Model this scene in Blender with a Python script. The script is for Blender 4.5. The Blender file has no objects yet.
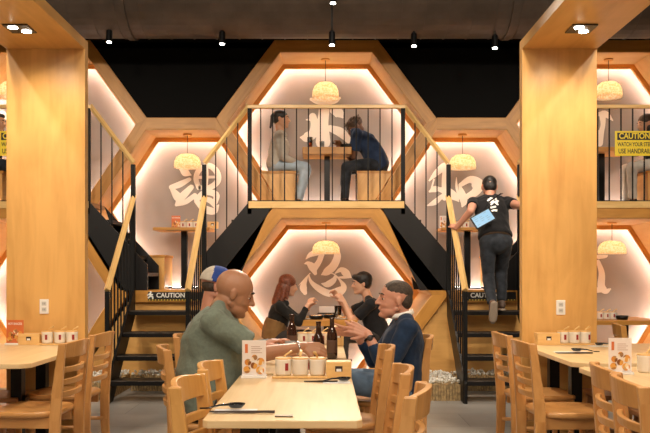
import bpy, bmesh, math, random
from mathutils import Vector, Matrix, Euler
random.seed(7)
S = bpy.context.scene
COL = S.collection
PI = math.pi
F, HX, HY, EYE = 800.0, 325.0, 275.0, 1.25
def at(px, py, D):
    return Vector(((px-HX)*D/F, D, EYE-(py-HY)*D/F))
# ---------------------------------------------------------------- materials
MATS = {}
def newmat(name):
    m = bpy.data.materials.new(name); m.use_nodes = True
    nt = m.node_tree
    return m, nt, nt.nodes['Principled BSDF']
def plain(name, col, rough=.5, metal=0, spec=.5, noise=0, nscale=20, bump=0, alpha=1, trans=0, emit=0, ecol=None, coat=0):
    if name in MATS: return MATS[name]
    m, nt, b = newmat(name)
    b.inputs['Base Color'].default_value = (*col, 1)
    b.inputs['Roughness'].default_value = rough
    b.inputs['Metallic'].default_value = metal
    b.inputs['Specular IOR Level'].default_value = spec
    b.inputs['Coat Weight'].default_value = coat
    if trans: b.inputs['Transmission Weight'].default_value = trans
    if emit:
        b.inputs['Emission Color'].default_value = (*(ecol or col), 1); b.inputs['Emission Strength'].default_value = emit
    if noise or bump:
        tc = nt.nodes.new('ShaderNodeTexCoord'); n = nt.nodes.new('ShaderNodeTexNoise')
        n.inputs['Scale'].default_value = nscale; n.inputs['Detail'].default_value = 5
        nt.links.new(tc.outputs['Object'], n.inputs['Vector'])
        if noise:
            r = nt.nodes.new('ShaderNodeValToRGB')
            r.color_ramp.elements[0].position = .3; r.color_ramp.elements[1].position = .7
            r.color_ramp.elements[0].color = (*[c*(1-noise) for c in col], 1)
            r.color_ramp.elements[1].color = (*[min(1, c*(1+noise)) for c in col], 1)
            nt.links.new(n.outputs['Fac'], r.inputs['Fac']); nt.links.new(r.outputs['Color'], b.inputs['Base Color'])
        if bump:
            bp = nt.nodes.new('ShaderNodeBump'); bp.inputs['Strength'].default_value = bump; bp.inputs['Distance'].default_value = .01
            nt.links.new(n.outputs['Fac'], bp.inputs['Height']); nt.links.new(bp.outputs['Normal'], b.inputs['Normal'])
    MATS[name] = m
    return m
def wood(name, col, dark, rough=.4, su=1.2, sv=14, contrast=.6, knots=True):
    m, nt, b = newmat(name)
    N = nt.nodes; L = nt.links
    uv = N.new('ShaderNodeUVMap'); oi = N.new('ShaderNodeObjectInfo')
    mp = N.new('ShaderNodeMapping'); mp.inputs['Scale'].default_value = (su, sv, 1)
    L.new(uv.outputs['UV'], mp.inputs['Vector'])
    n = N.new('ShaderNodeTexNoise'); n.noise_dimensions = '4D'; n.inputs['Scale'].default_value = 1.6; n.inputs['Detail'].default_value = 6
    n.inputs['Distortion'].default_value = .8
    mul = N.new('ShaderNodeMath'); mul.operation = 'MULTIPLY'; mul.inputs[1].default_value = 13
    L.new(oi.outputs['Random'], mul.inputs[0]); L.new(mul.outputs[0], n.inputs['W'])
    L.new(mp.outputs[0], n.inputs['Vector'])
    mp2 = N.new('ShaderNodeMapping'); mp2.inputs['Scale'].default_value = (su*.8, sv*.16, 1); L.new(uv.outputs['UV'], mp2.inputs['Vector'])
    n2 = N.new('ShaderNodeTexNoise'); n2.noise_dimensions = '4D'; n2.inputs['Scale'].default_value = 2.2; n2.inputs['Detail'].default_value = 3; n2.inputs['Distortion'].default_value = 1.5
    L.new(mp2.outputs[0], n2.inputs['Vector']); L.new(mul.outputs[0], n2.inputs['W'])
    mx = N.new('ShaderNodeMix'); mx.data_type = 'FLOAT'; mx.inputs[0].default_value = .5
    L.new(n.outputs['Fac'], mx.inputs[2]); L.new(n2.outputs['Fac'], mx.inputs[3])
    r = N.new('ShaderNodeValToRGB'); r.color_ramp.elements[0].position = .5-.25*contrast-.05; r.color_ramp.elements[1].position = .58
    r.color_ramp.elements[0].color = (*dark, 1); r.color_ramp.elements[1].color = (*col, 1)
    L.new(mx.outputs[0], r.inputs['Fac']); L.new(r.outputs['Color'], b.inputs['Base Color'])
    b.inputs['Roughness'].default_value = rough
    MATS[name] = m
    return m
PLY = wood('birch_plywood', (.75,.43,.14), (.50,.24,.06), .36, .9, 9, 1.1)
LINER = wood('pale_lit_liner_plywood', (.84,.53,.23), (.72,.39,.13), .45, 1, 9, .8)  # pale ply, with light bouncing inside the booths put into its colour
PLYB = wood('band_plywood', (.56,.265,.05), (.32,.125,.018), .42, 1, 14, 1.1)
TRIMW = wood('orange_trim_wood', (.78,.38,.09), (.66,.28,.055), .5, 1, 10, .6)
RAILW = wood('handrail_wood', (.78,.52,.21), (.60,.36,.12), .35, 1.5, 30, .6)
TABW = wood('table_top_wood', (.76,.56,.31), (.64,.44,.215), .32, 1.0, 30, .6)
CHRW = wood('chair_wood', (.62,.32,.11), (.46,.205,.055), .28, 2, 20, .6)
CHRL = wood('pale_chair_wood', (.68,.36,.105), (.54,.26,.065), .3, 2, 20, .6)
STOOLW = wood('brown_bench_wood', (.42,.19,.07), (.30,.12,.04), .35, 2, 16, .7)
BOXW = wood('box_wood', (.78,.50,.20), (.66,.38,.13), .4, 3, 40, .5)
BLKM = plain('black_metal', (.010,.010,.011), .38, .6)
BLKR = plain('black_rail_metal', (.007,.007,.007), .6, 0, .2)
STRG = plain('black_stringer', (.008,.0075,.008), .45, 0, .3)
CHAR = plain('black_wall_paint', (.0042,.0043,.0045), .9, 0, .15)
WALLG = plain('taupe_plaster', (.30,.27,.26), .8, 0, .2, .05, 3, .05)
LETW = plain('painted_lettering', (.86,.80,.74), .6)
WHITE = plain('white_plastic', (.85,.84,.82), .35)
CERA = plain('white_ceramic', (.82,.78,.72), .2, 0, .6, coat=.4)
REDP = plain('red_print', (.30,.02,.02), .5)
LED = plain('led_strip', (1,.86,.72), .5, emit=24, ecol=(1,.95,.90))
GLASSM = plain('clear_glass', (.95,.97,.97), .03, trans=1)
BOTG = plain('brown_bottle_glass', (.035,.012,.006), .08, 0, .8)
SPOONB = plain('black_melamine', (.008,.008,.009), .12, 0, .7)
NAPK = plain('paper_napkin', (.80,.80,.80), .8)
# ---------------------------------------------------------------- mesh helpers
class MB:
    def __init__(s): s.bm = bmesh.new(); s.mi = 0
    def _f(s, vs):
        try:
            f = s.bm.faces.new(vs); f.material_index = s.mi; return f
        except ValueError: return None
    def box(s, x0,x1,y0,y1,z0,z1, M=None):
        P = [Vector(p) for p in ((x0,y0,z0),(x1,y0,z0),(x1,y1,z0),(x0,y1,z0),(x0,y0,z1),(x1,y0,z1),(x1,y1,z1),(x0,y1,z1))]
        if M is not None: P = [M @ p for p in P]
        v = [s.bm.verts.new(p) for p in P]
        for q in ((0,3,2,1),(4,5,6,7),(0,1,5,4),(1,2,6,5),(2,3,7,6),(3,0,4,7)): s._f([v[i] for i in q])
        return s
    def prism(s, pts, d, M=None):      # pts: list of Vector (polygon), d: extrude vector
        d = Vector(d); a = [Vector(p) for p in pts]
        if M is not None: a = [M @ p for p in a]
        v0 = [s.bm.verts.new(p) for p in a]; v1 = [s.bm.verts.new(p+d) for p in a]
        s._f(v0[::-1]); s._f(v1); n = len(a)
        for i in range(n): s._f([v0[i], v0[(i+1)%n], v1[(i+1)%n], v1[i]])
        return s
    def ring(s, outer, inner, y0, y1):  # XZ polygons
        n = len(outer)
        o0=[s.bm.verts.new((x,y0,z)) for x,z in outer]; i0=[s.bm.verts.new((x,y0,z)) for x,z in inner]
        o1=[s.bm.verts.new((x,y1,z)) for x,z in outer]; i1=[s.bm.verts.new((x,y1,z)) for x,z in inner]
        for k in range(n):
            j=(k+1)%n
            s._f([o0[k],o0[j],i0[j],i0[k]]); s._f([o1[j],o1[k],i1[k],i1[j]])
            s._f([i0[k],i0[j],i1[j],i1[k]]); s._f([o0[j],o0[k],o1[k],o1[j]])
        return s
    def tube(s, pts, r, n=8, cap=True, flat=None):
        pts=[Vector(p) for p in pts]; m=len(pts)
        rr = r if isinstance(r,(list,tuple)) else [r]*m
        rings=[]; up=None
        for i,p in enumerate(pts):
            t=(pts[min(i+1,m-1)]-pts[max(i-1,0)]).normalized()
            if up is None:
                up = Vector((0,0,1)) if abs(t.z)<.9 else Vector((1,0,0))
            a=(up-t*up.dot(t)).normalized(); b=t.cross(a); up=a
            w = flat if flat else (1,1)
            rings.append([s.bm.verts.new(p+(a*math.cos(2*PI*k/n)*w[0]+b*math.sin(2*PI*k/n)*w[1])*rr[i]) for k in range(n)])
        for i in range(m-1):
            for k in range(n): s._f([rings[i][k],rings[i][(k+1)%n],rings[i+1][(k+1)%n],rings[i+1][k]])
        if cap: s._f(rings[0][::-1]); s._f(rings[-1])
        return s
    def lathe(s, prof, c=(0,0,0), n=20, M=None):  # prof: (r,z)
        rings=[]
        for r,z in prof:
            ring=[]
            for k in range(n):
                p=Vector((c[0]+r*math.cos(2*PI*k/n), c[1]+r*math.sin(2*PI*k/n), c[2]+z))
                if M is not None: p = M @ p
                ring.append(s.bm.verts.new(p))
            rings.append(ring)
        for i in range(len(rings)-1):
            for k in range(n): s._f([rings[i][k],rings[i][(k+1)%n],rings[i+1][(k+1)%n],rings[i+1][k]])
        if prof[0][0]>1e-4: s._f(rings[0][::-1])
        if prof[-1][0]>1e-4: s._f(rings[-1])
        return s
    def ell(s, c, r, R=None, seg=16, rg=10):
        M = Matrix.Translation(Vector(c)) @ (R.to_4x4() if R is not None else Matrix()) @ Matrix.Diagonal((*r,1))
        r=bmesh.ops.create_uvsphere(s.bm, u_segments=seg, v_segments=rg, radius=1, matrix=M)
        if s.mi:
            for f in {f for v in r['verts'] for f in v.link_faces}: f.material_index=s.mi
        return s
    def cone(s, p0, r0, p1, r1, n=14, round_=True):
        p0=Vector(p0); p1=Vector(p1); t=(p1-p0)
        if t.length<1e-5: return s.ell(p0,(r0,)*3)
        L=t.length; t.normalize()
        P=[];R=[]
        if round_:
            for a in (80,60,35,15): P.append(p0-t*r0*math.sin(math.radians(a))); R.append(r0*math.cos(math.radians(a)))
        for k in range(5): P.append(p0+t*L*k/4); R.append(r0+(r1-r0)*k/4)
        if round_:
            for a in (15,35,60,80): P.append(p1+t*r1*math.sin(math.radians(a))); R.append(r1*math.cos(math.radians(a)))
        return s.tube(P,R,n)
    def loft(s, secs, n=20):   # secs: (center, ax_vec, bx_vec)
        rings=[[s.bm.verts.new(Vector(c)+Vector(a)*math.cos(2*PI*k/n)+Vector(b)*math.sin(2*PI*k/n)) for k in range(n)] for c,a,b in secs]
        for i in range(len(rings)-1):
            for k in range(n): s._f([rings[i][k],rings[i][(k+1)%n],rings[i+1][(k+1)%n],rings[i+1][k]])
        s._f(rings[0][::-1]); s._f(rings[-1])
        return s
    def build(s, name, mats, parent=None, bevel=0, smooth=False, uv=True, keep=False):
        bm=s.bm
        bmesh.ops.remove_doubles(bm, verts=bm.verts, dist=1e-6)
        bmesh.ops.recalc_face_normals(bm, faces=bm.faces)
        if uv:
            L=bm.loops.layers.uv.new('UVMap')
            for f in bm.faces:
                e=max(f.edges,key=lambda e:e.calc_length())
                t=(e.verts[1].co-e.verts[0].co)
                if t.length<1e-9: continue
                t.normalize()
                if abs(t.z)>max(abs(t.x),abs(t.y)): t*= (1 if t.z>0 else -1)
                else: t*= (1 if t.x+t.y>0 else -1)
                b=f.normal.cross(t)
                for l in f.loops: l[L].uv=(l.vert.co.dot(t), l.vert.co.dot(b))
        me=bpy.data.meshes.new(name); bm.to_mesh(me); bm.free()
        for m in (mats if isinstance(mats,(list,tuple)) else [mats]): me.materials.append(m)
        o=bpy.data.objects.new(name,me); COL.objects.link(o)
        if parent is not None: o.parent=parent
        if bevel:
            md=o.modifiers.new('bevel','BEVEL'); md.width=bevel; md.segments=2; md.limit_method='ANGLE'; md.angle_limit=math.radians(40)
        if smooth:
            for p in me.polygons: p.use_smooth=True
        return o
def thing(name, label, cat, loc=(0,0,0), rz=0, group=None):
    o=bpy.data.objects.new(name,None); COL.objects.link(o); o.empty_display_size=.05
    o.location=loc; o.rotation_euler=(0,0,rz); o['label']=label; o['category']=cat
    if group: o['group']=group
    return o
def tag(o,label,cat,group=None,kind=None):
    o['label']=label; o['category']=cat
    if group: o['group']=group
    if kind: o['kind']=kind
    return o
def struct(o,label=None):
    o['kind']='structure'
    return o
def copy_tree(o,parent=None):
    c=o.copy(); COL.objects.link(c); c.parent=parent
    for ch in list(o.children): copy_tree(ch,c)
    return c
def dup(root,loc,rz=0,label=None,group=None,scale=None):
    c=copy_tree(root); c.location=loc; c.rotation_euler=(0,0,rz)
    if label: c['label']=label
    if group: c['group']=group
    if scale: c.scale=(scale,)*3
    return c
def offset_poly(P, d):   # P convex list (x,z); d per-edge inward distance (edge i: P[i]->P[i+1])
    n=len(P); area=sum(P[i][0]*P[(i+1)%n][1]-P[(i+1)%n][0]*P[i][1] for i in range(n)); sg=1 if area>0 else -1
    if not isinstance(d,(list,tuple)): d=[d]*n
    lines=[]
    for i in range(n):
        a=Vector(P[i]); b=Vector(P[(i+1)%n]); t=(b-a).normalized(); nn=Vector((-t.y,t.x))*sg
        lines.append((a+nn*d[i], t))
    out=[]
    for i in range(n):
        p,t=lines[i-1]; q,u=lines[i]
        den=t.x*u.y-t.y*u.x; w=q-p; k=(w.x*u.y-w.y*u.x)/den
        r=p+t*k; out.append((r.x,r.y))
    return out
def text(name, s, size, loc, rot, mat, parent=None, align='LEFT', ext=.001, bold=0, sx=1):
    cu=bpy.data.curves.new(name,'FONT'); cu.body=s; cu.size=size; cu.align_x=align; cu.align_y='CENTER'; cu.extrude=ext; cu.offset=bold
    t=bpy.data.objects.new(name,cu)
    COL.objects.link(t)
    dg=bpy.context.evaluated_depsgraph_get(); me=bpy.data.meshes.new_from_object(t.evaluated_get(dg))
    bpy.data.objects.remove(t); bpy.data.curves.remove(cu)
    me.materials.clear(); me.materials.append(mat)
    M=Matrix.Translation(Vector(loc)) @ Euler(rot).to_matrix().to_4x4() @ Matrix.Diagonal((sx,1,1,1))
    me.transform(M)
    o=bpy.data.objects.new(name,me); COL.objects.link(o)
    if parent is not None: o.parent=parent
    return o
def brush_strokes(strokes, zx, zy, sc, D, thick=.004, fat=1.0):
    """each stroke: (x,y,w) points measured on the wall; smoothed to a variable-width painted stroke"""
    mb=MB()
    for i,st in enumerate(strokes):
        P=[Vector((zx+x/sc, zy+y/sc, w/sc)) for x,y,w in st]
        Q=[]
        ext=[2*P[0]-P[1]]+P+[2*P[-1]-P[-2]]
        for k in range(1,len(ext)-2):
            for q in range(5):
                t=q/5; a,b,c,d=ext[k-1:k+3]
                Q.append(.5*((2*b)+(c-a)*t+(2*a-5*b+4*c-d)*t*t+(3*b-a-3*c+d)*t**3))
        Q.append(P[-1])
        off=i*.0006; lf=[];rt=[]
        for k,p in enumerate(Q):
            t=(Q[min(k+1,len(Q)-1)]-Q[max(k-1,0)]); t.z=0; t.normalize(); nrm=Vector((-t.y,t.x,0)); w=max(p.z*fat,.3)/2
            a=p+nrm*w; b=p-nrm*w
            A=at(a.x,a.y,D); B=at(b.x,b.y,D); A.y=B.y=D-thick-off
            lf.append(mb.bm.verts.new(A)); rt.append(mb.bm.verts.new(B))
        for k in range(len(Q)-1): mb._f([lf[k],lf[k+1],rt[k+1],rt[k]])
        for e in (0,-1):
            p=Q[e]; r=max(p.z*fat,.3)/2; c=at(p.x,p.y,D)
            if r>.6:
                vs=[mb.bm.verts.new((c.x+r*D/F*math.cos(a*PI/6), D-thick-off-.0002, c.z+r*D/F*math.sin(a*PI/6))) for a in range(12)]
                mb._f(vs)
    return mb
# ---------------------------------------------------------------- room shell
CX=.015
DA, DB, DW = 9.5, 8.85, 10.2
def floor_mat():
    m,nt,b=newmat('grey_floor_tile'); N=nt.nodes; L=nt.links
    tc=N.new('ShaderNodeTexCoord'); br=N.new('ShaderNodeTexBrick')
    br.inputs['Scale'].default_value=1; br.inputs['Brick Width'].default_value=1.2; br.inputs['Row Height'].default_value=.6
    br.inputs['Mortar Size'].default_value=.003; br.offset=.5
    br.inputs['Color1'].default_value=(.42,.415,.40,1); br.inputs['Color2'].default_value=(.35,.345,.335,1); br.inputs['Mortar'].default_value=(.16,.16,.15,1)
    L.new(tc.outputs['Object'],br.inputs['Vector'])
    n=N.new('ShaderNodeTexNoise'); n.inputs['Scale'].default_value=2.5; n.inputs['Detail'].default_value=8; L.new(tc.outputs['Object'],n.inputs['Vector'])
    mx=N.new('ShaderNodeMix'); mx.data_type='RGBA'; mx.blend_type='MULTIPLY'; mx.inputs[0].default_value=.5
    r=N.new('ShaderNodeValToRGB'); r.color_ramp.elements[0].position=.35; r.color_ramp.elements[0].color=(.55,.55,.55,1); r.color_ramp.elements[1].position=.65
    L.new(n.outputs['Fac'],r.inputs['Fac']); L.new(br.outputs['Color'],mx.inputs[6]); L.new(r.outputs['Color'],mx.inputs[7]); L.new(mx.outputs[2],b.inputs['Base Color'])
    b.inputs['Roughness'].default_value=.38
    return m
struct(MB().box(-5.6,5.6,-3.6,10.6,-.1,0).build('floor',floor_mat()))
struct(MB().box(-5.6,5.6,-3.6,10.6,5.2,5.3).build('ceiling',CHAR))
struct(MB().box(-5.7,-5.6,-3.6,10.6,0,5.2).build('wall_left',plain('dark_side_paint',(.06,.05,.045),.8)))
struct(MB().box(5.6,5.7,-3.6,10.6,0,5.2).build('wall_right',MATS['dark_side_paint']))
struct(MB().box(-5.6,5.6,-3.7,-3.6,0,5.2).build('wall_front',plain('warm_front_paint',(.35,.28,.2),.8)))
struct(MB().box(-5.6,5.6,10.55,10.6,0,5.2).build('wall_back',CHAR))
# honeycomb vertices (x, z); zt rows
V={}
def hexagon(cx, ht, hm, hb, z0, z1, z2):
    return [(cx-hb,z0),(cx+hb,z0),(cx+hm,z1),(cx+ht,z2),(cx-ht,z2),(cx-hm,z1)]
Z0,Z1,Z2,Z3,Z4=0.0,1.03,2.04,3.05,3.97
# black drywall above the honeycomb (between the hexagons)
for sx in (-1,1):
    pass
dw=MB(); dw.box(-5.6,5.6,DA+.02,DA+.06,3.95,5.2)
struct(dw.build('wall_upper',CHAR))
for i,sx in enumerate((-1,1)):
    w=MB(); pts=[(.50,4.02),(1.22,3.06),(2.22,3.06),(2.92,4.02)]
    w.prism([(CX+sx*x,DA+.02,z) for x,z in pts],(0,.04,0))
    struct(w.build('wall_infill_%s'%('left','right')[i],CHAR))
HEXES={}
def booth(key, cx, ht, hm, hb, z0,z1,z2, front, free, label, strokes=None, bottom_open=False):
    """free: outward band for each edge [bottom, lower right, upper right, top, upper left, lower left]"""
    base=hexagon(cx,ht,hm,hb,z0,z1,z2)
    outer=offset_poly(base,[-f for f in free]); inner=offset_poly(base,[.07 if front==DA else i for i in ([.07]*6 if front==DA else [.0001,.14,.14,.14,.14,.14])])
    if front==DA: inner=offset_poly(base,[.02,.07,.07,.07,.07,.07])
    t=thing('hexagonal_booth',label,'booth',(cx,front,max(z0,0)),0,'honeycomb of timber booths')
    inv=Matrix.Translation((-cx,-front,-max(z0,0)))
    def put(o):
        o.parent=t; o.matrix_parent_inverse=inv; return o
    lin=offset_poly(inner,[.0001]+[.006]*5)
    put(MB().ring(outer,inner,front,DW).build('frame',PLYB,bevel=.004))
    put(MB().ring(inner,lin,front+.012,DW-.012).build('liner',LINER))
    tr_in=offset_poly(inner,[.0,.06,.06,.06,.06,.06])
    put(MB().ring(inner,tr_in,DW-.16,DW-.135).build('trim',TRIMW))
    a=offset_poly(inner,[.03,.012,.012,.012,.012,.012]); b=offset_poly(inner,[.05,.03,.03,.03,.03,.03])
    put(MB().ring(a,b,DW-.10,DW-.085).build('light_strip',LED))
    bp=put(MB().prism([(x,DW,z) for x,z in outer],(0,.04,0)).build('back_panel',WALLG))
    if strokes:
        zx,zy,sc,st=strokes
        o=brush_strokes(st,zx,zy,sc,DW,fat=1.12 if key in('ls','rs') else (1.15 if key=='cu' else 1)).build('lettering',LETW); o.parent=bp
    HEXES[key]=inner
    return t
K_NIN=(295,235,6.18,[[(66,150,3),(95,122,30),(135,108,38),(180,100,30),(240,92,34),(262,130,44),(238,190,50),(195,228,46),(165,245,8)],
 [(165,120,34),(148,165,34),(120,205,40)],[(58,178,5),(80,175,26),(108,200,48),(125,238,22)],
 [(22,312,2),(60,270,5),(95,235,6)],[(78,255,8),(55,300,34),(52,330,44),(62,358,26)],
 [(84,245,6),(100,290,22),(150,333,40),(210,360,44),(268,352,58),(300,322,40),(282,284,16),(245,245,8),(215,235,4)],
 [(162,300,4),(200,305,38),(238,280,34),(250,252,14)],[(246,238,5),(285,215,32),(318,238,46),(345,262,10)],[(262,262,8),(300,262,16),(335,262,10)]])
K_WA=(420,150,5.41,[[(48,168,5),(88,125,28),(130,88,34),(152,68,6)],[(140,90,30),(136,180,34),(132,262,22)],[(52,225,10),(78,212,30),(110,212,18)],[(75,160,8),(60,215,8)],
 [(42,300,8),(78,284,26),(112,256,22),(140,235,14)],[(110,215,24),(150,226,40),(190,255,36),(208,278,6)],[(196,148,3),(198,205,13),(214,268,3)],
 [(214,196,12),(228,240,34),(236,280,34),(228,305,10)],[(218,190,20),(272,160,34),(318,186,50),(298,228,40),(262,248,28),(238,262,20)],[(300,190,40),(330,215,10)]])
K_KON=(160,150,5.1,[[(106,98,14),(130,115,36),(158,128,6)],[(58,190,22),(100,176,28),(150,150,18)],[(62,200,20),(92,240,40),(110,245,20)],[(82,280,12),(110,242,34),(160,190,24)],
 [(82,284,8),(130,266,22),(178,232,22)],[(198,192,22),(184,145,24),(202,100,24),(250,80,26),(290,112,28),(294,160,28),(252,192,24),(205,192,20)],[(238,58,8),(236,130,22),(230,195,20)],[(190,140,14),(290,138,12)],
 [(188,252,26),(230,216,26),(286,228,30),(282,268,22)],[(186,262,20),(228,300,34),(276,312,30),(298,282,8)],[(230,250,20),(262,262,26),(290,300,14)]])
K_TOP=(295,80,5.42,[[(88,105,16),(120,114,30),(165,116,38),(215,110,32),(242,98,12)],[(160,120,52),(156,180,50),(150,240,54),(152,290,60),(152,335,70)],
 [(96,198,34),(106,240,38),(98,290,44),(60,312,44),(32,312,10)],[(205,168,28),(238,180,48),(258,204,8)],[(190,262,30),(250,286,44),(298,335,26)],[(62,216,6),(95,215,16)]])
K_FRU=(596,90,6.18,[[(14,150,24),(60,150,40),(102,188,8)],[(40,160,40),(42,215,30),(32,262,34),(22,330,40)],[(-60,240,30),(0,260,40),(20,330,20)]])
K_FRL=(594,235,3.93,[[(18,86,18),(45,84,12),(54,80,4)],[(16,105,16),(30,150,24),(28,200,30),(46,220,24),(64,212,6)],[(-40,200,20),(0,215,24),(30,215,20)]])
K_FLU=(0,90,6.18,[[(-14,150,24),(20,150,40),(50,188,8)],[(0,160,40),(2,215,30),(-10,330,40)]])
booth('cu',CX,.58,1.27,.62,Z2,Z3,Z4,DA,[0,0,.07,.07,.07,0],'upper middle hexagonal plywood booth with a table seating two behind the balcony railing',K_TOP)
booth('ls',CX-1.725,.455,1.115,.455,Z1,Z2,Z3,DA,[0,0,0,.07,0,0],'left hexagonal plywood booth at stair landing height with an empty table inside',K_KON)
booth('rs',CX+1.725,.455,1.115,.455,Z1,Z2,Z3,DA,[0,0,0,.07,0,0],'right hexagonal plywood booth at landing height behind the climbing waiter',K_WA)
booth('fr',CX+3.37,.53,1.20,.53,Z2,Z3,Z4,DA,[0,0,0,.07,.07,0],'upper right hexagonal plywood booth beyond the yellow caution sign',K_FRU)
booth('fl',CX-3.37,.53,1.20,.53,Z2,Z3,Z4,DA,[0,0,.07,.07,0,0],'upper left hexagonal plywood booth mostly hidden behind the left timber column',K_FLU)
booth('cl',CX,.57,1.35,.57,Z0,Z1,2.02,DB,[0]*6,'lower middle hexagonal plywood booth at floor level where two people eat',K_NIN)
booth('frl',CX+3.37,.53,1.17,.53,Z0,Z1,2.02,DB,[0]*6,'lower right hexagonal plywood booth behind the right timber column',K_FRL)
booth('fll',CX-3.37,.53,1.17,.53,Z0,Z1,2.02,DB,[0]*6,'lower left hexagonal plywood booth behind the left timber column')
# balconies
def balcony(cx,h,label):
    t=thing('balcony_floor',label,'balcony',(cx,DB,2.02))
    o=MB().box(-h,h,0.0,DA-DB,0.0,.045).build('deck',PLYB,t)
    MB().box(-h,h,-.012,-.0,-.03,.045).build('edge_trim',RAILW,t)
    return t
balcony(CX,.86,'narrow plywood balcony deck in front of the upper middle booth')
balcony(CX+3.6,.97,'plywood balcony deck below the yellow caution sign on the right')
balcony(CX-3.6,.97,'plywood balcony deck on the far left behind the column')
# landings
for sx,lab in ((-1,'left'),(1,'right')):
    c=CX+sx*1.735
    t=thing('stair_landing','plywood landing at the top of the %s black stairs'%lab,'landing',(c,DB,1.08))
    MB().box(-.40,.40,0,DA-DB-.002,-.13,0).build('deck',PLYB,t)
    s=MB().box(-.235,.36,-.012,0,-.112,-.018).build('sign_board',plain('sign_black',(.01,.01,.01),.4),t)
    text('sign_lettering','CAUTION',.070,(.015,-.0135,-.056),(PI/2,0,0),plain('sign_white',(.75,.75,.72),.5),s,'CENTER',.001,.0015)
    m=MB()
    # running figure pictogram
    m.mi=0
    for a,b,r in (((-.215,-.03),(-.205,-.06),.012),((-.205,-.06),(-.235,-.085),.009),((-.205,-.06),(-.18,-.075),.009),((-.18,-.075),(-.185,-.095),.008),((-.212,-.04),(-.18,-.05),.007),((-.215,-.04),(-.245,-.055),.007)):
        m.tube([(a[0],-.0135,a[1]),(b[0],-.0135,b[1])],r,6,flat=(1,.2))
    m.ell((-.205,-.0135,-.02),(.011,.003,.011),seg=8,rg=6)
    m.build('pictogram',MATS['sign_white'],s)
    m=MB()
    for k in range(18): m.box(-.225+k*.033,-.210+k*.033,-.014,-.012,-.112,-.100)
    m.build('warning_ticks',plain('sign_yellow',(.75,.52,.05),.5),s)
# plywood cladding under the landings, between the lower hexagons
for i,sx in enumerate((-1,1)):
    m=MB(); xs=[(.60,.0),(1.36,1.02),(1.36,.95),(2.2,.95),(2.19,1.02),(2.84,0)]
    m.prism([(CX+sx*.585,DB+.06,0),(CX+sx*1.345,DB+.06,1.0),(CX+sx*2.17,DB+.06,1.0),(CX+sx*2.82,DB+.06,0)],(0,.03,0))
    struct(m.build('wall_stair_%s'%('left','right')[i],PLY))
# small plywood benches and black upright beyond landing
# ---------------------------------------------------------------- staircases
def straight_stair(cx,label):
    t=thing('staircase',label,'staircase',(cx,7.8,0),0,'black open tread stairs up to the landings')
    r=1.08/5
    for s in (-1,1):
        x=s*.39
        m=MB(); m.prism([(x-.012,-.06,0),(x-.012,.12,0),(x-.012,1.049,.80),(x-.012,1.049,1.08),(x-.012,1.0,1.08),(x-.012,-.06,.2)],(.024,0,0))
        m.build('stringer',STRG,t)
    for k in range(4):
        m=MB(); y=.26*k-.02; m.box(-.377,.377,y,y+.28,r*(k+1)-.045,r*(k+1)); o=m.build('tread',STRG,t,bevel=.006)
        MB().box(-.37,.37,y-.004,y+.03,r*(k+1)-.004,r*(k+1)+.003).build('nosing',plain('worn_nosing',(.10,.085,.075),.45,.2,noise=.6,nscale=25),o)
    return t
straight_stair(CX-1.735,'left flight of black open tread stairs behind the bald diner')
straight_stair(CX+1.735,'right flight of black open tread stairs the waiter is climbing')
def stair_rail(x,label):
    """sloping rail along a straight stair"""
    t=thing('stair_railing',label,'railing',(x,7.8,0))
    MB().tube([(0,-.02,1.10),(0,1.07,2.13)],.034,4,flat=(1.0,1.0)).build('handrail',RAILW,t,bevel=.004)
    MB().box(-.02,.02,-.03,.01,0,1.09).build('newel_post',BLKR,t)
    for k in range(1,8):
        y=k*.128; z=1.10+.945*y
        MB().box(-.007,.007,y-.007,y+.007,.05+.83*y,z-.02).build('baluster',BLKR,t)
    MB().box(-.022,.022,1.02,1.064,1.0,2.47).build('tall_post',BLKR,t)
    return t
stair_rail(CX-1.35,'sloping wooden handrail with black bars on the right side of the left stairs')
stair_rail(CX-2.135,'sloping wooden handrail with black bars on the left side of the left stairs')
stair_rail(CX+1.35,'sloping wooden handrail with black bars the waiter holds with his left hand')
stair_rail(CX+2.135,'sloping wooden handrail on the far side of the right stairs, behind the column')
def lateral(xt, xb, label, rlabel):
    """flight running across the facade from landing (xb, 1.08) to balcony (xt, 2.06)"""
    s=1 if xt>xb else -1
    t=thing('side_flight',label,'staircase',(CX+xb,DB,1.08),0,'short black flights up to the balconies')
    X=lambda x:x-xb
    dx=abs(xt-xb)
    xe,ze=(xb,.28) if abs(xt)>1.5 else (1.335*(1 if xt>0 else -1),.42)
    for y0 in (0.0,.60):
        m=MB(); m.prism([(X(xt),y0,.975),(X(xt)+s*.27 if y0==0 else X(xt),y0,.975),(X(xe)+s*.30,y0,.0),(X(xe),y0,0),(X(xe),y0,ze)],(0,.03,0))
        m.build('stringer',STRG,t)
    for k in range(4):
        z=.98*(k+1)/5; xx=X(xe)+s*(abs(xt-xe)-.1)*(k)/4.0
        m=MB(); m.box(min(xx,xx+s*.2),max(xx,xx+s*.2),.03,.60,z-.04,z); m.build('tread',STRG,t)
    r=thing('side_flight_railing',rlabel,'railing',(CX+xt,DB,2.06))
    xn=(1.35 if abs(xt)<1.5 else 2.135)*(1 if xt>0 else -1)
    d=xn-xt
    MB().tube([(0,.02,1.07),(d,.02,.43)],.027,4).build('handrail',RAILW,r)
    for k in range(1,4):
        u=k/4; MB().box(d*u-.006,d*u+.006,.014,.026,-.02-.66*u,1.05-.62*u).build('baluster',BLKR,r)
    return t
lateral(-.86,-1.335,'short black flight rising right from the left landing to the middle balcony','sloping rail from the left landing up to the middle balcony')
lateral(.86,1.335,'short black flight rising left from the right landing to the middle balcony','sloping rail from the right landing up to the middle balcony')
lateral(-2.62,-1.98,'short black flight rising left from the left landing beside the column','sloping rail from the left landing up beside the left column')
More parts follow.
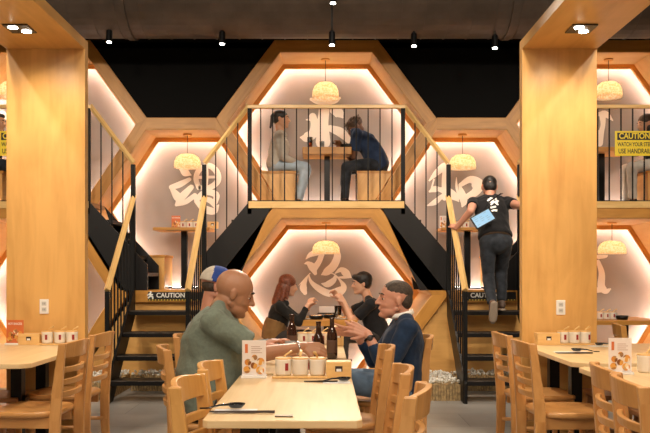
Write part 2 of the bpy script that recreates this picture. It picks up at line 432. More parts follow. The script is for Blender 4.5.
lateral(2.62,1.98,'short black flight rising right from the right landing, behind the column','sloping rail rising right from the right landing behind the column')
def balcony_rail(x0,x1,label,posts):
    t=thing('balcony_railing',label,'railing',(CX+x0,DB,2.065))
    w=x1-x0
    MB().box(-.02 if x0>-1 else 0,w+.02,-.005,.045,1.03,1.07).build('top_rail',RAILW,t,bevel=.006)
    MB().box(0,w,.01,.03,.0,.012).build('bottom_rail',BLKR,t)
    for p in posts: MB().box(p-x0-.022,p-x0+.022,-.0,.044,-.14,1.03).build('post',BLKR,t)
    n=round(w/.131)
    for k in range(1,n):
        x=w*k/n; MB().box(x-.0065,x+.0065,.014,.027,.012,1.03).build('baluster',BLKR,t)
balcony_rail(-.86,.86,'black barred balcony railing with wooden top rail across the upper middle booth',(-.85,.85))
balcony_rail(2.62,4.56,'black barred balcony railing on the right carrying the yellow caution sign',(2.64,))
balcony_rail(-4.56,-2.62,'black barred balcony railing on the far left carrying a caution sign',(-2.64,))
# yellow caution signs
def yellow_sign(x0,label):
    t=thing('caution_sign',label,'sign',(x0,DB-.02,2.84-.275))
    YL=plain('yellow_sign_sheet',(.82,.62,.03),.4); BK=MATS['sign_black']
    MB().box(0,.43,0,.006,0,.275).build('plate',YL,t,bevel=.003)
    MB().box(.025,.405,-.003,-.0005,.175,.255).build('header_band',BK,t)
    text('lettering','CAUTION',.088,(.215,-.005,.216),(PI/2,0,0),YL,t,'CENTER',.001,.002,sx=.86)
    text('lettering','WATCH YOUR STEP',.062,(.215,-.002,.125),(PI/2,0,0),BK,t,'CENTER',.001,.001,sx=.66)
    text('lettering','USE HANDRAIL',.074,(.215,-.002,.05),(PI/2,0,0),BK,t,'CENTER',.001,.001,sx=.70)
yellow_sign(3.20,'yellow caution handrail sign hung on the right balcony railing')
yellow_sign(-3.60,'yellow caution sign on the far left balcony railing beside the column')
# ---------------------------------------------------------------- pebble planters
PEB=plain('white_pebble',(.80,.77,.72),.7,noise=.3,nscale=9)
SLAT=plain('bamboo_slat',(.42,.30,.15),.7,noise=.5,nscale=30)
def planter(x0,x1,y0,lab):
    m=MB(); n=int((x1-x0)/.028)
    for k in range(n):
        x=x0+(x1-x0)*k/n; r=.013; m.tube([(x+r,y0+random.uniform(-.006,.006),0),(x+r,y0,.17+random.uniform(-.012,.01))],r,7)
    o=m.build('bamboo_edging',SLAT); tag(o,'bamboo slat edging of the pebbles '+lab,'edging')
    b=MB()
    for k in range(int((x1-x0)*(8.88-y0)*700)):
        p=Vector((random.uniform(x0,x1),random.uniform(y0+.03,8.88),.16+random.uniform(0,.045))); s=random.uniform(.011,.025)
        bmesh.ops.create_icosphere(b.bm,subdivisions=1,radius=s,matrix=Matrix.Translation(p)@Euler((random.random()*3,random.random()*3,0)).to_matrix().to_4x4()@Matrix.Diagonal((1,.8,.6,1)))
    o=b.build('pebbles',PEB,smooth=True,uv=False); tag(o,'bed of white pebbles '+lab,'pebbles',kind='stuff')
    o=MB().box(x0,x1,y0+.02,8.88,0,.155).build('planter_bed',SLAT); tag(o,'low planter bed under the pebbles '+lab,'planter')
planter(.62,1.35,7.95,'between the middle booth and the right stairs')
planter(1.40,2.11,8.62,'under the right stairs')
planter(2.17,2.9,8.0,'right of the right stairs behind the column')
planter(-2.09,-1.37,8.62,'under the left stairs')
planter(-1.31,-.62,7.95,'between the left stairs and the middle booth')
planter(-2.9,-2.16,8.0,'left of the left stairs beside the column')
# ---------------------------------------------------------------- timber portals
def portal(x0,x1,label,out_y):
    t=thing('timber_portal',label,'column',((x0+x1)/2,6.0,0),0,'plywood portals over the side tables')
    c=(x0+x1)/2; w=(x1-x0)/2
    MB().box(-w,w,0,.08,0,3.02).build('column',PLY,t,bevel=.003)
    s=MB(); s.box(-w,w,-3.4,0.0,2.945,3.02); s.build('canopy',PLY,t,bevel=.003)
    MB().box(-w,w,-3.48,-3.4,0,3.02).build('column',PLY,t,bevel=.003)
    d=MB().box(-.085,.085,-.60,-.42,2.935,2.944).build('downlight',plain('downlight_bezel',(.05,.05,.05),.4,.3),t)
    for k in (-1,1):
        MB().lathe([(.0,-.004),(.032,-.004),(.032,.0),(0,0)],(k*.0+.0+k*.03,-.51+k*.045,2.935),14).build('bulb',plain('bulb_glow',(1,.95,.85),.5,emit=30,ecol=(1,.93,.8)),d)
    return t
portal(-2.39,-1.80,'tall plywood column and canopy left of the stairs, reaching over the left tables',0)
portal(1.478,2.04,'tall plywood column and canopy right of the stairs, reaching over the right tables',0)
def outlet(px,py,label):
    p=at(px,py,6.0)
    t=thing('wall_outlet',label,'outlet',(p.x,5.99,p.z),0,'white sockets on the columns')
    MB().box(-.034,.034,-.0,.0095,-.055,.055).build('cover_plate',WHITE,t,bevel=.003)
    for z in (-.022,.022):
        o=MB().box(-.017,.017,-.003,.001,z-.015,z+.015).build('socket',plain('socket_grey',(.6,.6,.58),.4),t)
        MB().box(-.008,-.005,-.0036,-.002,z-.006,z+.007).box(.005,.008,-.0036,-.002,z-.006,z+.007).build('slot',MATS['sign_black'],o)
outlet(44.5,306.5,'white double socket on the left plywood column')
outlet(560.5,307.5,'white double socket on the right plywood column')
# ---------------------------------------------------------------- duct, register, spotlights
DUCT=plain('dark_duct',(.135,.107,.09),.55,.35,noise=.2,nscale=4)
m=MB(); pts=[];rs=[]
yc,zc,R=8.7,4.36,.52
def circ_tube(m,x0,x1,dz,r):
    n=40; 
    for sg in range(1):
        a=[m.bm.verts.new((x0,yc+r*math.cos(2*PI*k/n),zc+dz+r*math.sin(2*PI*k/n))) for k in range(n)]
        b=[m.bm.verts.new((x1,yc+r*math.cos(2*PI*k/n),zc+dz+r*math.sin(2*PI*k/n))) for k in range(n)]
        for k in range(n): m._f([a[k],a[(k+1)%n],b[(k+1)%n],b[k]])
        m._f(a[::-1]); m._f(b)
duct=thing('ventilation_duct','large dark round ventilation duct running under the black ceiling','duct',(0,yc,3.84))
m=MB(); circ_tube(m,-5.5,5.5,0,R); o=m.build('pipe',DUCT,uv=False); o.parent=duct; o.matrix_parent_inverse=Matrix.Translation((0,-yc,-3.84))
m=MB()
for k in range(44): circ_tube(m,-5.45+k*.25,-5.438+k*.25,0,R+.006)
o=m.build('spiral_seams',DUCT,uv=False); o.parent=duct; o.matrix_parent_inverse=Matrix.Translation((0,-yc,-3.84))
for x in (-2.15,1.95):
    m=MB(); circ_tube(m,x,x+.07,0,R+.02)
    o=m.build('joint_collar',DUCT,uv=False); o.parent=duct; o.matrix_parent_inverse=Matrix.Translation((0,-yc,-3.84))
rg=thing('air_register','black slotted air register on the round duct','vent',(1.12,8.1,4.1))
MB().box(-.25,.25,-.03,.2,.0,.5).build('register_frame',plain('register_black',(.045,.04,.036),.5),rg)
m=MB()
for k in range(9): m.box(-.21,.21,-.045,-.03,.06+k*.045,.075+k*.045)
m.build('louvres',plain('register_grey',(.12,.11,.10),.5,.3),rg)
m=MB()
for k in range(15): pass
fd=thing('flexible_duct','dark ribbed flexible duct hanging above the upper right booth','duct',(4.3,7.4,3.55))
q=MB(); pp=[Vector((3.2,7.0,4.05)),Vector((3.7,7.1,3.86)),Vector((4.4,7.4,3.62)),Vector((5.3,7.6,3.52))]; ps=[]; rs=[]
for k in range(61):
    u=k/60*3; i=min(int(u),2); ps.append(pp[i].lerp(pp[i+1],u-i)); rs.append(.20+.012*(k%2))
o=q.tube(ps,rs,20).build('hose',DUCT,smooth=True,uv=False); o.data.transform(Matrix.Translation((-4.3,-7.4,-3.55))); o.parent=fd
MB().box(-.015,.015,-.005,.005,.2,1.65).build('strap',BLKM,fd)
BULB=MATS['bulb_glow']
def spot_head(px,py,D,label,aim=(0,-.1,-1),hang=True):
    p=at(px,py,D)
    t=thing('ceiling_spotlight',label,'spotlight',p,0,'black track spotlights under the duct')
    a=Vector(aim).normalized(); q=a.to_track_quat('-Z','Y').to_matrix().to_4x4()
    MB().lathe([(.028,.0),(.032,.005),(.032,.13),(.018,.15)],(0,0,0),16,M=q).build('housing',BLKM,t)
    MB().lathe([(0,-.004),(.026,-.004),(.026,.002),(0,.002)],(0,0,0),14,M=q).build('lens',BULB,t)
    top=(5.2-p.z) if D<8.3 else .24
    MB().tube([-a*.14,(0,0,min(top,1.6) if not hang else top)],.008,6).build('stem',BLKM,t)
    return t,p
spots=[(109,42,8.55,'leftmost glowing ceiling spotlight beside the left portal'),(222,44,8.55,'glowing ceiling spotlight left of the middle booth top'),
       (332,45,8.1,'black spotlight hanging on a stem above the middle booth'),(414,46,8.55,'glowing ceiling spotlight right of the middle booth top'),(495,48,8.55,'dim spotlight fixture beside the right portal'),(333,3,7.9,'glowing spotlight high on the duct above the middle')]
for s_ in spots: spot_head(*s_)
# ---------------------------------------------------------------- pendant lamps
def shade_mat():
    m,nt,b=newmat('woven_shade'); N=nt.nodes; L=nt.links
    tc=N.new('ShaderNodeTexCoord')
    mp=N.new('ShaderNodeMapping'); mp.inputs['Scale'].default_value=(38,38,60); L.new(tc.outputs['Object'],mp.inputs['Vector'])
    v=N.new('ShaderNodeTexNoise'); v.inputs['Scale'].default_value=1; v.inputs['Detail'].default_value=2; L.new(mp.outputs[0],v.inputs['Vector'])
    r=N.new('ShaderNodeValToRGB'); r.color_ramp.elements[0].position=.42; r.color_ramp.elements[1].position=.58
    r.color_ramp.elements[0].color=(.92,.74,.50,1); r.color_ramp.elements[1].color=(1,.96,.86,1)
    L.new(v.outputs['Fac'],r.inputs['Fac']); L.new(r.outputs['Color'],b.inputs['Base Color']); b.inputs['Roughness'].default_value=.7
    tr=N.new('ShaderNodeBsdfTranslucent'); L.new(r.outputs['Color'],tr.inputs['Color'])
    ms=N.new('ShaderNodeMixShader'); ms.inputs[0].default_value=.9
    L.new(b.outputs[0],ms.inputs[1]); L.new(tr.outputs[0],ms.inputs[2]); L.new(ms.outputs[0],N['Material Output'].inputs['Surface'])
    return m
SHADE=shade_mat()
lp=thing('pendant_lamp','','lamp')
MB().lathe([(.0,0),(.055,0),(.055,.022),(0,.022)],(0,0,.0-.022),20).build('ceiling_rose',TRIMW,lp)
MB().tube([(0,0,-.02),(0,0,-.24)],.004,6).build('cord',plain('cord_dark',(.06,.04,.03),.6),lp)
sh=MB().lathe([(.03,-.235),(.09,-.245),(.135,-.275),(.158,-.32),(.163,-.37),(.16,-.40),(.155,-.40),(.158,-.37),(.153,-.322),(.13,-.28),(.088,-.25),(.03,-.24)],(0,0,0),32).build('lamp_shade',SHADE,lp,smooth=True,uv=False)
MB().ell((0,0,-.32),(.04,.04,.05)).build('bulb',plain('pendant_bulb',(1,.9,.7),.5,emit=22,ecol=(1,.80,.50)),lp,smooth=True)
PEND=[]
def pend(D,px,py,zt,label,first=[]):
    x=(px-HX)*D/F
    if not first: o=lp; first.append(1)
    else: o=copy_tree(lp)
    o.location=(x,D,zt); o['label']=label; o['group']='woven dome pendant lamps'
    # shade bottom at local -.40 ; scale so that it lands at py
    zb=EYE-(py-HY)*D/F
    o.scale=(1,1,(zt-zb)/.40)
    PEND.append((x,D,zb+.08))
pend(9.8,325.5,99,3.905,'woven dome pendant lamp in the upper middle booth')
pend(9.5,326,254,1.88,'woven dome pendant lamp in the lower middle booth above the eating pair')
pend(9.8,187.5,168,2.98,'woven dome pendant lamp in the left booth above the empty table')
pend(9.8,462.5,169,2.98,'woven dome pendant lamp in the right booth above the waiter')
pend(9.8,608.5,98,3.905,'woven dome pendant lamp in the upper right booth')
pend(9.5,612,254,1.88,'woven dome pendant lamp in the lower right booth')
pend(9.8,12,98,3.905,'woven dome pendant lamp in the upper left booth behind the column')
pend(9.5,38,254,1.88,'woven dome pendant lamp in the lower left booth behind the column')
# ---------------------------------------------------------------- chairs
def make_chair(wm, seatm):
    t=thing('ladder_back_chair','','chair')
    # seat
    m=MB(); n=28; prof=[]
    def se(k,s): 
        a=2*PI*k/n; c,sn=math.cos(a),math.sin(a)
        return (.215*s*abs(c)**.55*(1 if c>0 else -1)+.005, .21*s*abs(sn)**.55*(1 if sn>0 else -1)*(1-.07*(c<0)*abs(c)))
    rings=[]
    for s,z in ((.93,.435),(1,.442),(1,.462),(.96,.47),(.8,.466),(.4,.461),(.05,.46)):
        rings.append([m.bm.verts.new((*se(k,s),z)) for k in range(n)])
    for i in range(len(rings)-1):
        for k in range(n): m._f([rings[i][k],rings[i][(k+1)%n],rings[i+1][(k+1)%n],rings[i+1][k]])
    m._f(rings[0][::-1]); m._f(rings[-1])
    m.build('seat',seatm,t,smooth=True)
    MB().box(-.17,.18,-.17,-.148,.37,.437).box(-.17,.18,.148,.17,.37,.437).box(.16,.18,-.148,.148,.37,.437).build('apron',wm,t,bevel=.003)
    def px(z):   # back post x
        return -.205-.10*max(0,(z-.42))**1.25*1.25 if z>.42 else -.205-.06*max(0,.25-z)
    for s in (-1,1):
        m=MB(); P=[]
        zs=[0,.12,.25,.42,.55,.7,.8,.86]
        prev=None
        for z in zs:
            x=px(z); w=.022+.010*math.sin(PI*min(1,z/.8)); y=s*.19
            ring=[m.bm.verts.new((x-w,y-.014,z)),m.bm.verts.new((x+w,y-.014,z)),m.bm.verts.new((x+w,y+.014,z)),m.bm.verts.new((x-w,y+.014,z))]
            if prev:
                for k in range(4): m._f([prev[k],prev[(k+1)%4],ring[(k+1)%4],ring[k]])
            else: m._f(ring[::-1])
            prev=ring
        m._f(prev); m.build('back_post',wm,t,bevel=.005)
        m=MB(); m.tube([(.165,s*.165,.0),(.165,s*.165,.2),(.165,s*.165,.437)],[.015,.019,.021],10); m.build('leg',wm,t,smooth=True)
    def slat(z0,z1,bow,th=.011):
        m=MB(); n=10; R=[]
        for k in range(n+1):
            u=-1+2*k/n; y=u*.178; b=bow*(1-u*u)
            R.append([m.bm.verts.new((px(z)-b+dx,y,z+(0.012*(1-u*u) if z==z1 and z1>.8 else 0))) for z,dx in ((z0,-th),(z0,th),(z1,th),(z1,-th))])
        for k in range(n):
            for j in range(4): m._f([R[k][j],R[k][(j+1)%4],R[k+1][(j+1)%4],R[k+1][j]])
        m._f(R[0][::-1]); m._f(R[-1]); return m
    slat(.775,.858,.042,.012).build('top_rail',wm,t,bevel=.004)
    for z in (.705,.635,.565): slat(z-.016,z+.016,.036).build('slat',wm,t,bevel=.003)
    # curved stretcher ring
    m=MB(); pts=[]
    for k in range(15):
        a=-PI*.5+PI*k/14; pts.append((-.02+.19*math.cos(a)*1.0,.168*math.sin(a),.255))
    pts=[(-.2,-.175,.255)]+pts+[(-.2,.175,.255)]
    m.tube(pts,.013,8); m.build('stretcher',wm,t,smooth=True)
    return t
CH=make_chair(CHRW,CHRW); CHused=[False]
CH2=make_chair(CHRL,CHRL); CH2used=[False]
CHF='ladder back chairs around the tables'
def chair(Xb,D,face,label,pale=False,rot=0):
    """Xb: x of backrest top; face +1: faces +X"""
    src,used=(CH2,CH2used) if pale else (CH,CHused)
    x=Xb+face*.25
    rz=(0 if face>0 else PI)+math.radians(rot)
    if not used[0]: src.location=(x,D,0); src.rotation_euler=(0,0,rz); src['label']=label; src['group']=CHF; used[0]=True; return src
    return dup(src,(x,D,0),rz,label,CHF)
chair(-.51,2.96,1,'nearest pale chair tucked under the left of the front table',True,-4)
chair(-.50,3.49,1,'second pale chair tucked under the left of the front table, beside the green shirt',True,-2)
chair(-.87,4.40,1,'honey wooden chair the bald diner sits on, its back seen edge on',False,13)
chair(-.93,5.2,1,'wooden chair the diner in the blue cap sits on',False,0)
chair(.32,2.80,-1,'nearest wooden chair on the right of the front table, top rail curving away',False,-12)
chair(.32,3.36,-1,'middle wooden chair of the three right of the front tables',False,0)
chair(.33,4.36,-1,'tall edge on wooden chair just in front of the man in the navy sweater',False,1)
chair(.64,5.12,-1,'wooden chair the man in the navy sweater sits on',False,0)
chair(-1.48,4.75,-1,'wooden ladder back chair at the near right corner of the left table',False,-3)
chair(-1.50,5.40,-1,'wooden ladder back chair at the left table nearest the left stairs',False,-3)
chair(1.165,4.72,1,'nearer of two ladder back chairs at the near left side of the right table',False,2)
chair(1.18,5.36,1,'wooden ladder back chair at the right table nearest the right stairs',False,2)
chair(1.19,3.38,1,'wooden ladder back chair tucked under the front right table, the further one',False,-6)
chair(1.13,2.96,1,'wooden ladder back chair in the bottom right corner, nearest the camera',False,-6)
chair(2.33,6.30,1,'pale chair beyond the right column facing the lower right booth',True,-12)
chair(2.50,5.70,1,'pale chair behind the small menu card on the front right table',True,-10)
chair(-2.42,5.66,-1,'chair at the far left edge behind the menu card',False,30)
# plain wooden stools on the outer sides
def stool(x,D,label):
    t=thing('wooden_stool',label,'stool',(x,D,0),0,'brown stools on the outer side of the side tables')
    MB().box(-.21,.21,-.19,.19,.425,.455).build('seat',STOOLW,t,bevel=.006)
    for a in (-1,1):
        for b in (-1,1): MB().box(a*.17-.02,a*.17+.02,b*.15-.02,b*.15+.02,0,.425).build('leg',STOOLW,t)
    MB().box(-.15,.15,-.165,-.135,.2,.23).box(-.15,.15,.135,.165,.2,.23).build('stretcher',STOOLW,t)
stool(-2.14,4.72,'nearer brown wooden stool under the left table')
stool(-2.2,5.35,'further brown wooden stool under the left table')
stool(2.02,4.80,'nearer brown wooden stool under the right table')
stool(2.02,5.45,'further brown wooden stool under the right table')
# ---------------------------------------------------------------- tables
def table(x0,x1,y0,y1,label,top=.74,th=.028,legs=None,name='dining_table',cut=.06,z0=0,base='black',wm=TABW,rot=0):
    cx=(x0+x1)/2; cy=(y0+y1)/2
    t=thing(name,label,'table',(cx,cy,z0),math.radians(rot))
    a=(x1-x0)/2; b=(y1-y0)/2
    pts=[(-a+cut,-b),(a-cut,-b),(a,-b+cut),(a,b-cut),(a-cut,b),(-a+cut,b),(-a,b-cut),(-a,-b+cut)]
    MB().prism([(x,y,top-th) for x,y in pts],(0,0,th)).build('table_top',wm,t,bevel=.003)
    for (lx,ly) in (legs or [(0,-b*.6),(0,b*.6)]):
        MB().box(lx-.035,lx+.035,ly-.035,ly+.035,.02,top-th).build('leg',BLKM,t)
        MB().box(lx-.2,lx+.2,ly-.04,ly+.04,0,.02).build('foot',BLKM,t)
    return t
table(-.432,.132,2.80,4.08,'front light wood table nearest the camera with cutlery laid out',legs=[(-.15,-.25),(-.15,.35)],cut=.02)
table(-.432,.132,4.15,5.20,'middle light wood table where the bald man and the man in navy sit',legs=[(-.15,-.2),(-.15,.3)],cut=.01)
table(-.432,.132,5.21,6.22,'light wood table joined behind the diners table, with bottles and cups',legs=[(-.15,-.2),(-.15,.3)],cut=.01)
table(-2.75,-1.70,4.58,5.97,'light wood table beside the left column',legs=[(.22,-.05),(.22,.4),(-.3,0)],cut=.05)
table(1.44,2.5,4.62,5.97,'light wood table beside the right column',legs=[(-.33,-.05),(-.33,.45),(.3,0)],cut=.07)
table(1.40,2.4,3.0,4.45,'front right light wood table with the menu card, cropped by the picture edge',legs=[(-.15,.1),(.3,.1)],cut=.04)
table(-.33,.37,9.07,9.85,'light wood table inside the lower middle booth',wm=PLYB,th=.07,cut=.01,legs=[(0,0)])
table(-.27,.32,9.58,10.02,'wooden table inside the upper middle booth',wm=PLYB,th=.085,cut=.01,legs=[(0,0)],z0=2.065,top=.72)
table(CX-2.08,CX-1.40,9.58,10.05,'wooden table in the left booth on one black pedestal',wm=PLYB,th=.035,cut=.01,legs=[(0,0)],z0=1.082)
table(CX+1.38,CX+2.08,9.58,10.05,'wooden table in the right booth behind the waiter',wm=PLYB,th=.035,cut=.01,legs=[(0,0)],z0=1.082)
table(3.05,3.72,9.58,10.05,'wooden table in the upper right booth, left of the caution sign',wm=PLYB,th=.05,cut=.01,legs=[(0,0)],z0=2.065,top=.72)
table(3.0,3.80,8.95,9.75,'wooden table in the lower right booth laid with cups',wm=PLYB,th=.05,cut=.01,legs=[(.1,0)])
# ---------------------------------------------------------------- booth benches
def bench(xa,xb,z0,y0,y1,label,xo=None,h=.43):
    """xa inner side, xb outer side at seat height; xo outer side at the floor (slanted by the hexagon wall)"""
    xo=xb if xo is None else xo
    t=thing('booth_bench',label,'bench',((xa+xb)/2,y0,z0),0,'plywood box benches in the booths')
    c=(xa+xb)/2
    MB().prism([(xa-c,0,0),(xo-c,0,0),(xb-c,0,h-.03),(xa-c,0,h-.03)],(0,y1-y0,0)).build('bench_box',PLY,t)
    e=.015*(1 if xa>xb else -1)
    MB().box(min(xa-c+e,xb-c),max(xa-c+e,xb-c),-.01,y1-y0,h-.03,h).build('bench_seat',PLYB,t,bevel=.003)
bench(-.36,-.76,2.065,9.56,10.02,'plywood bench under the woman in the upper middle booth',-.53)
bench(.39,.80,2.065,9.56,10.02,'plywood bench under the man in the upper middle booth',.55)
bench(-.48,-.84,0,9.0,9.98,'plywood bench under the woman in the lower middle booth',-.50)
bench(.50,.86,0,9.0,9.98,'plywood bench under the man in the black shirt in the lower middle booth',.53)
bench(CX-1.93,CX-2.35,1.03,9.54,10.02,'plywood bench on the left of the left booth beside the black flight',CX-2.10,.46)
bench(CX-1.53,CX-1.10,1.03,9.54,10.02,'plywood bench on the right of the left booth',CX-1.35,.46)
bench(CX+1.53,CX+1.10,1.03,9.54,10.02,'plywood bench on the left of the right booth',CX+1.35,.46)
bench(CX+1.93,CX+2.35,1.03,9.54,10.02,'plywood bench on the right of the right booth behind the column',CX+2.10,.46)
bench(3.86,4.15,2.065,9.56,10.02,'plywood bench in the upper right booth behind the caution sign',3.88)
bench(-3.86,-4.15,2.065,9.56,10.02,'plywood bench in the upper left booth',-3.88)
# ---------------------------------------------------------------- table things
TZ=.741
def cup_proto(name='lidded_pot'):
    t=thing(name,'','pot')
    MB().lathe([(0,0),(.036,0),(.040,.01),(.041,.075),(.043,.08),(.039,.08),(.038,.01),(0,.01)],n=24).build('pot_body',CERA,t,smooth=True)
    MB().lathe([(0,.076),(.041,.076),(.041,.088),(0,.088)],n=24).build('lid',BOXW,t,bevel=.002)
    MB().tube([(.0,0,.085),(.012,-.0,.10),(.045,0,.118)],[.006,.006,.009],8,flat=(.6,1)).build('spoon_handle',RAILW,t,smooth=True)
    MB().box(-.008,.008,-.0425,-.0400,.026,.062).build('printed_label',REDP,t)
    return t
CUP=cup_proto(); cu=[False]
def cup(x,y,z,label,group,rz=0,s=1):
    if not cu[0]:
        cu[0]=True; CUP.location=(x,y,z); CUP.rotation_euler=(0,0,rz); CUP['label']=label; CUP['group']=group; CUP.scale=(s,)*3; return
    dup(CUP,(x,y,z),rz,label,group,s)
def napkin_box(x,y,z,label,rz=0,w=.125,h=.082):
    t=thing('napkin_box',label,'box',(x,y,z),rz,'wooden napkin boxes on the tables')
    MB().box(-w/2,w/2,-.05,.05,0,h).build('box_body',BOXW,t,bevel=.003)
    MB().box(-.018,.018,-.0525,-.0495,h*.42,h*.74).build('slot',plain('slot_dark',(.03,.015,.01),.7),t)
    MB().box(-.012,.012,-.0535,-.0515,h*.42,h*.58).build('napkin_tip',NAPK,t)
def tray(x,y,z,w,label):
    tag(MB().box(x-w/2,x+w/2,y-.055,y+.055,z,z+.01).build('wooden_tray',BOXW,bevel=.003),label,'tray')
def food_mat():
    m,nt,b=newmat('menu_food_print'); N=nt.nodes; L=nt.links
    tc=N.new('ShaderNodeTexCoord'); v=N.new('ShaderNodeTexVoronoi'); v.inputs['Scale'].default_value=42
    L.new(tc.outputs['Object'],v.inputs['Vector'])
    r=N.new('ShaderNodeValToRGB'); e=r.color_ramp.elements
    e[0].position=0; e[0].color=(.62,.22,.04,1); e[1].position=1; e[1].color=(.85,.80,.72,1)
    for p,c in ((.3,(.75,.38,.08,1)),(.5,(.22,.07,.02,1)),(.7,(.8,.55,.25,1))):
        q=e.new(p); q.color=c
    s=N.new('ShaderNodeSeparateColor'); L.new(v.outputs['Color'],s.inputs[0]); L.new(s.outputs[0],r.inputs['Fac']); L.new(r.outputs['Color'],b.inputs['Base Color'])
    b.inputs['Roughness'].default_value=.3
    return m
FOOD=food_mat(); CARDW=plain('menu_card_paper',(.80,.72,.68),.35); CARDR=plain('menu_card_red',(.62,.16,.05),.4); INK=plain('menu_ink',(.45,.30,.25),.6)
def menu(x,y,z,label,w=.118,h=.185,rz=0,red=False):
    t=thing('menu_card',label,'menu',(x,y,z),rz)
    MB().box(-w/2,w/2,-.002,.002,.012,h).build('card',CARDR if red else CARDW,t)
    MB().box(-w/2-.004,w/2+.004,-.028,.028,0,.012).build('acrylic_base',plain('acrylic',(.8,.8,.8),.1),t)
    if red:
        text('heading','HOT SNACKS',.022,(0,-.0025,h*.84),(PI/2,0,0),CARDW,t,'CENTER',.0005,.0006,sx=.75)
        lo,hi=.1,.62
    else:
        m=MB(); 
        for k in range(4): m.box(-w*.12,w*.34-.01*(k%2),-.0028,-.0021,h*(.66+.055*k),h*(.675+.055*k))
        m.build('text_lines',INK,t)
        MB().box(-w*.38,-w*.26,-.0028,-.0021,h*.66,h*.90).build('heading_strip',CARDR,t)
        lo,hi=.09,.55
    for (cx,cz,r) in ((-.26,.14,.15),(.22,.12,.17),(-.22,.36,.14),(.24,.38,.16),(0,.26,.14),(.02,.5,.12)):
        o=MB().lathe([(0,0),(w*r,0),(w*r,.0012),(0,.0012)],n=20,M=Matrix.Translation((w*cx*1.15,-.0022-.0004*abs(cx*10)%.002,lo*h*0+h*(lo+cz*.9)))@Matrix.Rotation(PI/2,4,'X')).build('dish_picture',FOOD,t)
    return t
def spoon(x,y,z,label,rz=0,s=1):
    t=thing('soup_spoon',label,'spoon',(x,y,z),rz,'black soup spoons'); t.scale=(s,)*3
    MB().lathe([(0,.004),(.018,.006),(.027,.016),(.029,.022),(.026,.022),(.016,.010),(0,.008)],n=18,M=Matrix.Diagonal((1.15,.85,1,1))).build('bowl',SPOONB,t,smooth=True)
    MB().tube([(-.026,0,.018),(-.06,0,.016),(-.10,0,.006),(-.13,0,.006)],[.010,.008,.007,.006],8,flat=(.5,1)).build('handle',SPOONB,t,smooth=True)
def sticks(x,y,z,label,rz=0,L=.22):
    t=thing('chopsticks',label,'chopsticks',(x,y,z),rz,'pairs of black chopsticks')
    for k in (-1,1): MB().tube([(-L/2,k*.004,.004),(L/2,k*.006,.004)],[.0025,.004],6).build('stick',plain('chopstick_dark',(.05,.035,.03),.35),t)
def napkin(x,y,z,label,w=.1,d=.14,rz=0):
    o=MB().box(-w/2,w/2,-d/2,d/2,0,.0015).build('paper_napkin',NAPK); o.location=(x,y,z); o.rotation_euler=(0,0,rz); tag(o,label,'napkin','white paper napkins')
# front table
menu(-.352,3.97,TZ,'tall menu card with food pictures at the far left of the front table')
tray(-.125,3.985,TZ,.27,'wooden tray under the white pots on the front table')
for k,(x,l) in enumerate(((-.207,'left'),(-.123,'middle'),(-.037,'right'))):
    cup(x,3.985,TZ+.011,'%s of three white lidded pots on the front table tray'%l,'white lidded pots on the front table',(.45,1.5,-1.9)[k])
napkin_box(.068,3.985,TZ,'wooden napkin box on the front table right of the white pots')
napkin(.055,3.80,TZ,'napkin under the spoon at the far right of the front table',.13,.10)
spoon(.09,3.80,TZ+.002,'black spoon at the far right of the front table beside the napkin box',PI*.06)
sticks(-.02,3.80,TZ,'chopsticks lying in front of the white pots',0,.16)
napkin(-.335,2.99,TZ,'napkin on the near left corner of the front table',.16,.09)
spoon(-.335,3.02,TZ+.002,'black spoon on the near left corner of the front table',PI*.03,1.05)
sticks(-.305,2.945,TZ+.002,'chopsticks on the near left corner of the front table',0,.24)
o=MB().box(-.032,.032,-.014,.014,0,.004).build('metal_plate',plain('dull_metal',(.25,.22,.18),.35,.8)); o.location=(-.148,2.88,TZ); tag(o,'small metal plate set on the near edge of the front table','plate')
# second / third table things
BOT=thing('beer_bottle','','bottle')
MB().lathe([(0,0),(.031,0),(.033,.006),(.033,.135),(.027,.165),(.0145,.195),(.0135,.235),(.015,.238),(.015,.25),(0,.25)],n=22).build('bottle_glass',BOTG,BOT,smooth=True)
MB().lathe([(.0336,.035),(.0338,.036),(.0338,.11),(.0336,.111)],n=22).build('bottle_label',plain('beer_label',(.10,.05,.03),.5),BOT,smooth=True)
bu=[False]
def bottle(px,pyb,label):
    D=.509*F/(pyb-HY); x=(px-HX)*D/F
    if not bu[0]:
        bu[0]=True; BOT.location=(x,D,TZ); BOT['label']=label; BOT['group']='brown beer bottles'; return
    dup(BOT,(x,D,TZ),0,label,'brown beer bottles')
bottle(318.5,366,'brown beer bottle gripped by the bald man')
bottle(332,358,'brown beer bottle standing right of the gripped one')
bottle(292,352,'brown beer bottle among cups in front of the woman')
for k,(px,l) in enumerate(((303,'left'),(312,'middle'),(322,'right'))):
    cup((px-HX)*5.9/F,5.9,TZ,'%s white pot behind the beer bottles'%l,'white pots on the far end of the long table',.2)
napkin_box((338-HX)*5.8/F,5.8,TZ,'upright wooden box behind the beer bottles',0,.08,.14)
def glass(x,y,z,label,fill=None,r=.035,h=.10):
    t=thing('drinking_glass',label,'glass',(x,y,z),0,'drinking glasses')
    MB().lathe([(0,0),(r*.85,0),(r,h),(r*.93,h),(r*.8,.006),(0,.006)],n=20).build('tumbler',plain('frosted_glass',(.75,.75,.73),.15,trans=.6) if not fill else GLASSM,t,smooth=True)
    if fill: MB().lathe([(0,.008),(r*.78,.008),(r*.9,h*.85),(0,h*.85)],n=20).build('drink',fill,t,smooth=True)
    return t
glass((290-HX)*4.9/F,4.95,TZ,'water glass beside the beer bottle in front of the woman')
glass((297-HX)*4.9/F,4.75,TZ,'short water glass left of the gripped bottle',r=.03,h=.075)
PAN=plain('iron_pan',(.012,.011,.011),.35,.5)
